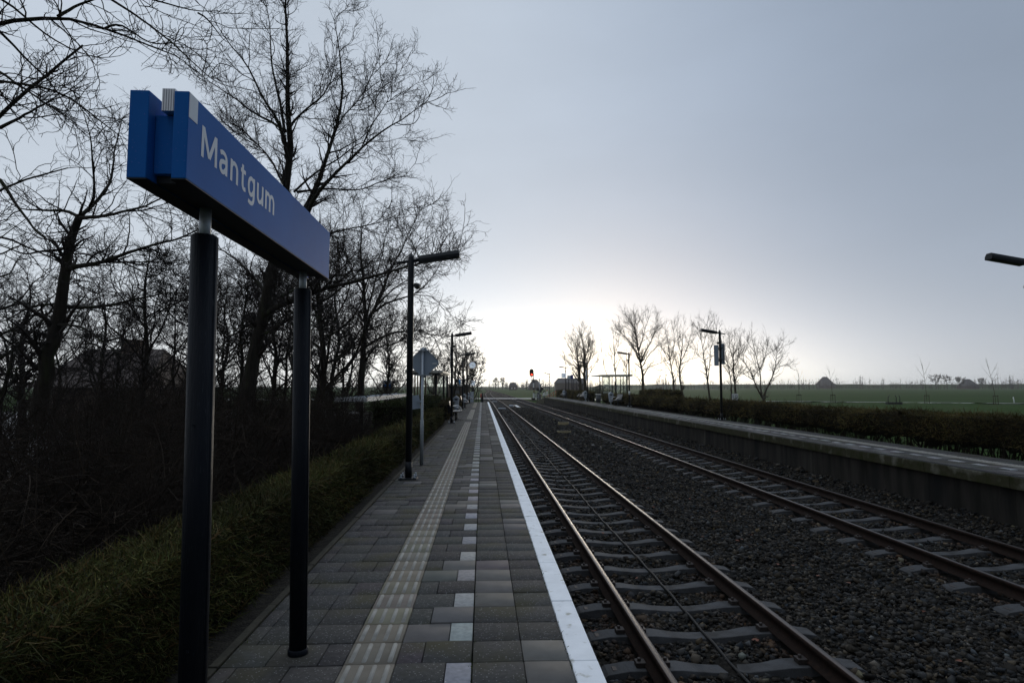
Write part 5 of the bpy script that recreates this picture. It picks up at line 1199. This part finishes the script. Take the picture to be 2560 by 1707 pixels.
sapling(1998, 1010, 930, 98, .1, 91, 'staked sapling right of the V-shaped tree, first in the row'); sapling(2083, 1012, 925, 95, -.5, 92, 'faint staked sapling in front of the pyramid-roofed farm'); sapling(2318, 1012, 908, 90, -.5, 93, 'tall staked sapling left of the clump of far trees'); sapling(2490, 1012, 910, 86, -.95, 94, 'leaning staked sapling at the right edge of the meadow')

# ================================================================== FAR DISTANCE
def pyramid_farm(u, Y, w, hw, hr, label, ridge=.3, dep=1.0):
    x = X_at(u, Y); t = thing('farmhouse', label, 'farmhouse', (x, Y, GZ))
    MB().box(-w / 2, w / 2, -w / 2 * dep, w / 2 * dep, 0, hw).build('wall', M['far_wall'], t); r = MB(); a, d = w / 2 * 1.06, w / 2 * dep * 1.06
    r.add([(-a, -d, hw), (a, -d, hw), (a, d, hw), (-a, d, hw), (-a * ridge, 0, hr), (a * ridge, 0, hr)], [(0, 1, 5, 4), (1, 2, 5), (2, 3, 4, 5), (3, 0, 4), (0, 3, 2, 1)]); r.build('roof', M['far_roof'], t)
    return t
pyramid_farm(2063, 860, 20, 4, 17, 'pyramid-roofed farm on the horizon right of the row of trees'); pyramid_farm(2420, 680, 15, 3.5, 11.5, 'pyramid-roofed farm on the horizon at the far right')
f = pyramid_farm(1282, 520, 6.8, 2.6, 6.2, 'small farmhouse with two white windows, beyond the crossing', .65, .7)
for x in (-.9, 1.5): MB().box(x - .5, x + .5, -2.45, -2.40, .8, 2.0).build('window', M['white'], f)
pyramid_farm(1337, 500, 9.5, 3, 8.6, 'larger hipped farm roof behind the red signal', .4)
t = thing('barn', 'long low grey barn on the horizon left of the twin-trunk tree', 'barn', (X_at(1424, 420), 420, GZ)); MB().box(-10, 10, -6, 6, 0, 5.2).build('wall', M['far_wall'], t); r = MB(); r.add([(-10.4, -6.4, 5.2), (10.4, -6.4, 5.2), (10.4, 6.4, 5.2), (-10.4, 6.4, 5.2), (-8, 0, 8.6), (9.5, 0, 8.6)], [(0, 1, 5, 4), (1, 2, 5), (2, 3, 4, 5), (3, 0, 4), (0, 3, 2, 1)]); r.build('roof', M['far_roof'], t)
# dyke: a low grassy bank along the horizon
ys = [(-1500, 1250), (-400, 1200), (100, 1150), (260, 1050), (420, 900), (600, 820), (900, 700), (1600, 420)]
v = []; q = []
rr = random.Random(4); dense_pts = []
for (xa, ya), (xb_, yb_) in zip(ys[:-1], ys[1:]):
    for k in range(10): dense_pts.append((xa + (xb_ - xa) * k / 10, ya + (yb_ - ya) * k / 10))
for x, y in dense_pts:
    hgt = (2.4 if x < 200 else 6.0) + rr.uniform(-.5, .5); v += [(x - 3, y - 16, GZ - .2), (x, y - 3, GZ + hgt), (x + 2, y + 5, GZ + hgt), (x + 4, y + 20, GZ - .2)]
for i in range(len(dense_pts) - 1):
    for j in range(3): q.append((4 * i + j, 4 * i + 4 + j, 4 * i + 5 + j, 4 * i + 1 + j))
struct(link('hills', raw_mesh('hills', v, q, smooth=True), M['verge']))
# far clumps of trees that read as one mass on the horizon
rf_ = np.random.RandomState(9); PP, RR_ = [], []
def clump(x, y, h, w, n, kind=0):
    for _ in range(n):
        bx, by = x + rf_.normal() * w, y + rf_.normal() * w * .5; hh = h * rf_.uniform(.6, 1.1)
        b0 = np.array([bx, by, GZ]); s = np.linspace(0, 1, 4)
        PP.append(b0[None] + np.array([rf_.normal() * .05 * hh, 0, hh])[None] * s[:, None]); RR_.append(np.linspace(.03, .006, 4) * hh)
for u in np.r_[np.arange(900, 1080, 7), np.arange(1225, 1480, 4), np.arange(1480, 2010, 8), np.arange(2020, 2560, 6)]:
    Y = rf_.uniform(560, 820); big = rf_.uniform() < .3
    clump(X_at(u + rf_.uniform(-5, 5), Y), Y, rf_.uniform(4, 6) if not big else rf_.uniform(7, 10), 4, 3)
for u, Y, h, n in ((1352, 420, 8, 5), (1310, 560, 7, 6), (1325, 540, 8, 6), (2010, 620, 9, 8), (2035, 640, 9, 6), (2160, 700, 13, 6), (2200, 700, 11, 5), (2290, 720, 10, 5), (2380, 700, 12, 6), (2448, 700, 12, 4), (2520, 650, 14, 8), (2545, 650, 13, 8), (1655, 600, 15, 9), (1675, 600, 12, 6), (1005, 300, 5, 6), (925, 240, 6, 8), (950, 220, 5, 6)):
    clump(X_at(u, Y), Y, h, 5, n)
P = np.array(PP); Rr = np.array(RR_); parts = [tubes(P, Rr, 3)]
p2, r2 = sprout(rf_, P, Rr, 1.0, 1.8, 4.2, 25, 60, .15, .05, 4, .5, .06, t0=.2); parts.append(tubes(p2, r2, 3)); p3, r3 = sprout(rf_, p2, r2, .8, .8, 2.0, 25, 65, .2, .03, 3, .6, .05); parts.append(tubes(p3, r3, 3))
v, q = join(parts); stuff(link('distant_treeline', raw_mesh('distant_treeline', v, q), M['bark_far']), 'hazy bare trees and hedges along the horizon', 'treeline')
for i, (u, Y, vt, w, lab) in enumerate(((1240, 560, 945, .25, 'lone hazy tree in the meadow left of the small farmhouse, left of two'), (1256, 570, 945, .25, 'lone hazy tree in the meadow left of the small farmhouse, right of two'), (2340, 640, 937, .4, 'hazy round-crowned tree, left half of the clump between the two tall saplings'), (2368, 650, 938, .4, 'hazy round-crowned tree, right half of the clump between the two tall saplings'), (2400, 660, 943, .4, 'hazy small tree just left of the right-hand farm'), (2456, 680, 946, .45, 'hazy domed tree right of the right-hand farm'))):
    wood_tree(u, vt, Y, .35, 100 + i, lab, n=10, fork=.3, spread=w, dense=.5, z0=GZ, far=True, group='hazy trees near the horizon', up=1.0)
o = MB().tube([(0, 0, 0), (0, 0, 11)], .14, 6).box(-1.0, 1.0, -.1, .1, 10.2, 10.4).build('utility_pole', M['bark_far']); o.location = (X_at(2252, 640), 640, GZ); tag(o, 'far wooden utility pole with a crossbar on the horizon', 'utility pole')
# ================================================================== SKY, SUN, AIR
SUN_AZ, SUN_EL = 13.0, 4.0
W = bpy.data.worlds.new("World"); scene.world = W; W.use_nodes = True
nt = W.node_tree; nt.nodes.clear()
def val(x):
    return x
def mth(op, a, b=None, c=None, clamp=False):
    n = nt.nodes.new("ShaderNodeMath"); n.operation = op; n.use_clamp = clamp
    for i, s in enumerate((a, b, c)):
        if s is None: continue
        if isinstance(s, (int, float)): n.inputs[i].default_value = s
        else: nt.links.new(s, n.inputs[i])
    return n.outputs[0]
def smooth(x, a, b, lo=0.0, hi=1.0):
    n = nt.nodes.new("ShaderNodeMapRange"); n.interpolation_type = 'SMOOTHSTEP'
    nt.links.new(x, n.inputs["Value"]); n.inputs["From Min"].default_value = a; n.inputs["From Max"].default_value = b
    n.inputs["To Min"].default_value = lo; n.inputs["To Max"].default_value = hi
    return n.outputs["Result"]
tc = nt.nodes.new("ShaderNodeTexCoord"); sep = nt.nodes.new("ShaderNodeSeparateXYZ"); nt.links.new(tc.outputs["Generated"], sep.inputs[0])
dx, dy, dz = sep.outputs
az = mth('MULTIPLY', mth('ARCTAN2', dx, dy), 57.2958)
el = mth('MULTIPLY', mth('ARCSINE', dz), 57.2958)
nz = nt.nodes.new("ShaderNodeTexNoise"); nz.inputs["Scale"].default_value = 1.6; nz.inputs["Detail"].default_value = 5; nz.inputs["Roughness"].default_value = .55
mp = nt.nodes.new("ShaderNodeMapping"); mp.inputs["Scale"].default_value = (1.0, 1.0, 2.6); mp.inputs["Rotation"].default_value = (0, R(10), 0)
nt.links.new(tc.outputs["Generated"], mp.inputs[0]); nt.links.new(mp.outputs[0], nz.inputs["Vector"])
ns = mth('SUBTRACT', nz.outputs["Fac"], .5)
el_p = mth('MAXIMUM', el, 0.0)
eln = mth('MAXIMUM', mth('ADD', mth('ADD', el_p, mth('MULTIPLY', ns, 5.0)), mth('MULTIPLY', mth('MAXIMUM', mth('SUBTRACT', az, 8.0), 0.0), .07)), 0.0)
# bright gap under the cloud deck around the hidden sun
ga = mth('DIVIDE', mth('SUBTRACT', az, SUN_AZ - 4), 23.0)
ge = mth('DIVIDE', eln, 8.0)
glow = mth('EXPONENT', mth('MULTIPLY', mth('ADD', mth('MULTIPLY', ga, ga), mth('MULTIPLY', ge, ge)), -1.0))
ha = mth('DIVIDE', mth('SUBTRACT', az, SUN_AZ), 12.0); he = mth('DIVIDE', el_p, 3.2)
hot = mth('EXPONENT', mth('MULTIPLY', mth('ADD', mth('MULTIPLY', ha, ha), mth('MULTIPLY', he, he)), -1.0))
hz = mth('EXPONENT', mth('DIVIDE', eln, -9.0))
side = smooth(az, -5.0, 44.0, .615, .345)
cosaz = mth('COSINE', mth('DIVIDE', mth('SUBTRACT', az, 5.0), 57.2958))
back = smooth(cosaz, -.2, .75, .50, 1.0)
zen = smooth(el, 34.0, 72.0, 1.0, 2.75)
base = mth('MULTIPLY', mth('MULTIPLY', mth('ADD', side, mth('MULTIPLY', hz, .30)), back), zen)
base = mth('MULTIPLY', base, mth('ADD', 1.0, mth('MULTIPLY', ns, .34)))
lum = mth('ADD', base, mth('ADD', mth('MULTIPLY', glow, .68), mth('MULTIPLY', hot, .9)))
# hue: blue-grey deck, neutral to creamy near the horizon
warm = mth('MULTIPLY', mth('ADD', mth('MULTIPLY', hz, .75), mth('MULTIPLY', glow, .5)), 1.0, clamp=True)
hue = nt.nodes.new("ShaderNodeMix"); hue.data_type = 'RGBA'
ha_ = nt.nodes.new("ShaderNodeMix"); ha_.data_type = 'RGBA'; nt.links.new(smooth(az, -10.0, 40.0), ha_.inputs["Factor"]); ha_.inputs["A"].default_value = (.872, .99, 1.15, 1); ha_.inputs["B"].default_value = (.795, .975, 1.26, 1); nt.links.new(ha_.outputs["Result"], hue.inputs["A"]); hue.inputs["B"].default_value = (1.0, 1.0, .945, 1)
nt.links.new(warm, hue.inputs["Factor"])
cb = nt.nodes.new("ShaderNodeBackground"); hw_ = nt.nodes.new("ShaderNodeMix"); hw_.data_type = 'RGBA'; nt.links.new(hue.outputs["Result"], hw_.inputs["A"]); hw_.inputs["B"].default_value = (1.06, .98, .80, 1); nt.links.new(hot, hw_.inputs["Factor"]); nt.links.new(hw_.outputs["Result"], cb.inputs["Color"]); nt.links.new(lum, cb.inputs["Strength"])
sky = nt.nodes.new("ShaderNodeTexSky"); sky.sky_type = 'NISHITA'; sky.sun_disc = False
sky.sun_elevation = R(SUN_EL); sky.sun_rotation = R(SUN_AZ); sky.dust_density = 3.0
sb_ = nt.nodes.new("ShaderNodeBackground"); nt.links.new(sky.outputs[0], sb_.inputs["Color"]); sb_.inputs["Strength"].default_value = .1
mxs = nt.nodes.new("ShaderNodeMixShader"); mxs.inputs[0].default_value = .95
out = nt.nodes.new("ShaderNodeOutputWorld")
nt.links.new(sb_.outputs[0], mxs.inputs[1]); nt.links.new(cb.outputs[0], mxs.inputs[2]); nt.links.new(mxs.outputs[0], out.inputs["Surface"])

sl_ = bpy.data.lights.new('sun', 'SUN'); sl_.energy = .5; sl_.angle = R(12); sl_.color = (1.0, .88, .70)
so = bpy.data.objects.new('sun', sl_); COL.objects.link(so)
sd = Vector((math.sin(R(SUN_AZ)) * math.cos(R(SUN_EL)), math.cos(R(SUN_AZ)) * math.cos(R(SUN_EL)), math.sin(R(SUN_EL))))
so.rotation_euler = sd.to_track_quat('Z', 'Y').to_euler(); so.location = (0, 0, 40)

# misty air over the meadows
hzm = bpy.data.materials.new('misty_air'); hzm.use_nodes = True; hn = hzm.node_tree; hn.nodes.clear()
ho = hn.nodes.new('ShaderNodeOutputMaterial'); hv = hn.nodes.new('ShaderNodeVolumePrincipled')
hv.inputs['Color'].default_value = (.93, .95, .98, 1); hv.inputs['Density'].default_value = .00019; hv.inputs['Anisotropy'].default_value = .55
hn.links.new(hv.outputs[0], ho.inputs['Volume'])
o = MB().box(-2300, 2300, -350, 2700, -2.5, 24).build('haze', hzm); stuff(o)

scene.view_settings.view_transform = 'Standard'; scene.view_settings.look = 'None'
scene.view_settings.exposure = 0; scene.view_settings.gamma = 1; scene.view_settings.use_curve_mapping = False
scene.render.engine = 'CYCLES'
cy = scene.cycles
cy.use_denoising = True; cy.max_bounces = 6; cy.diffuse_bounces = 2; cy.glossy_bounces = 2; cy.transmission_bounces = 2; cy.transparent_max_bounces = 8; cy.volume_bounces = 0
cy.sample_clamp_indirect = 4; cy.caustics_reflective = False; cy.caustics_refractive = False
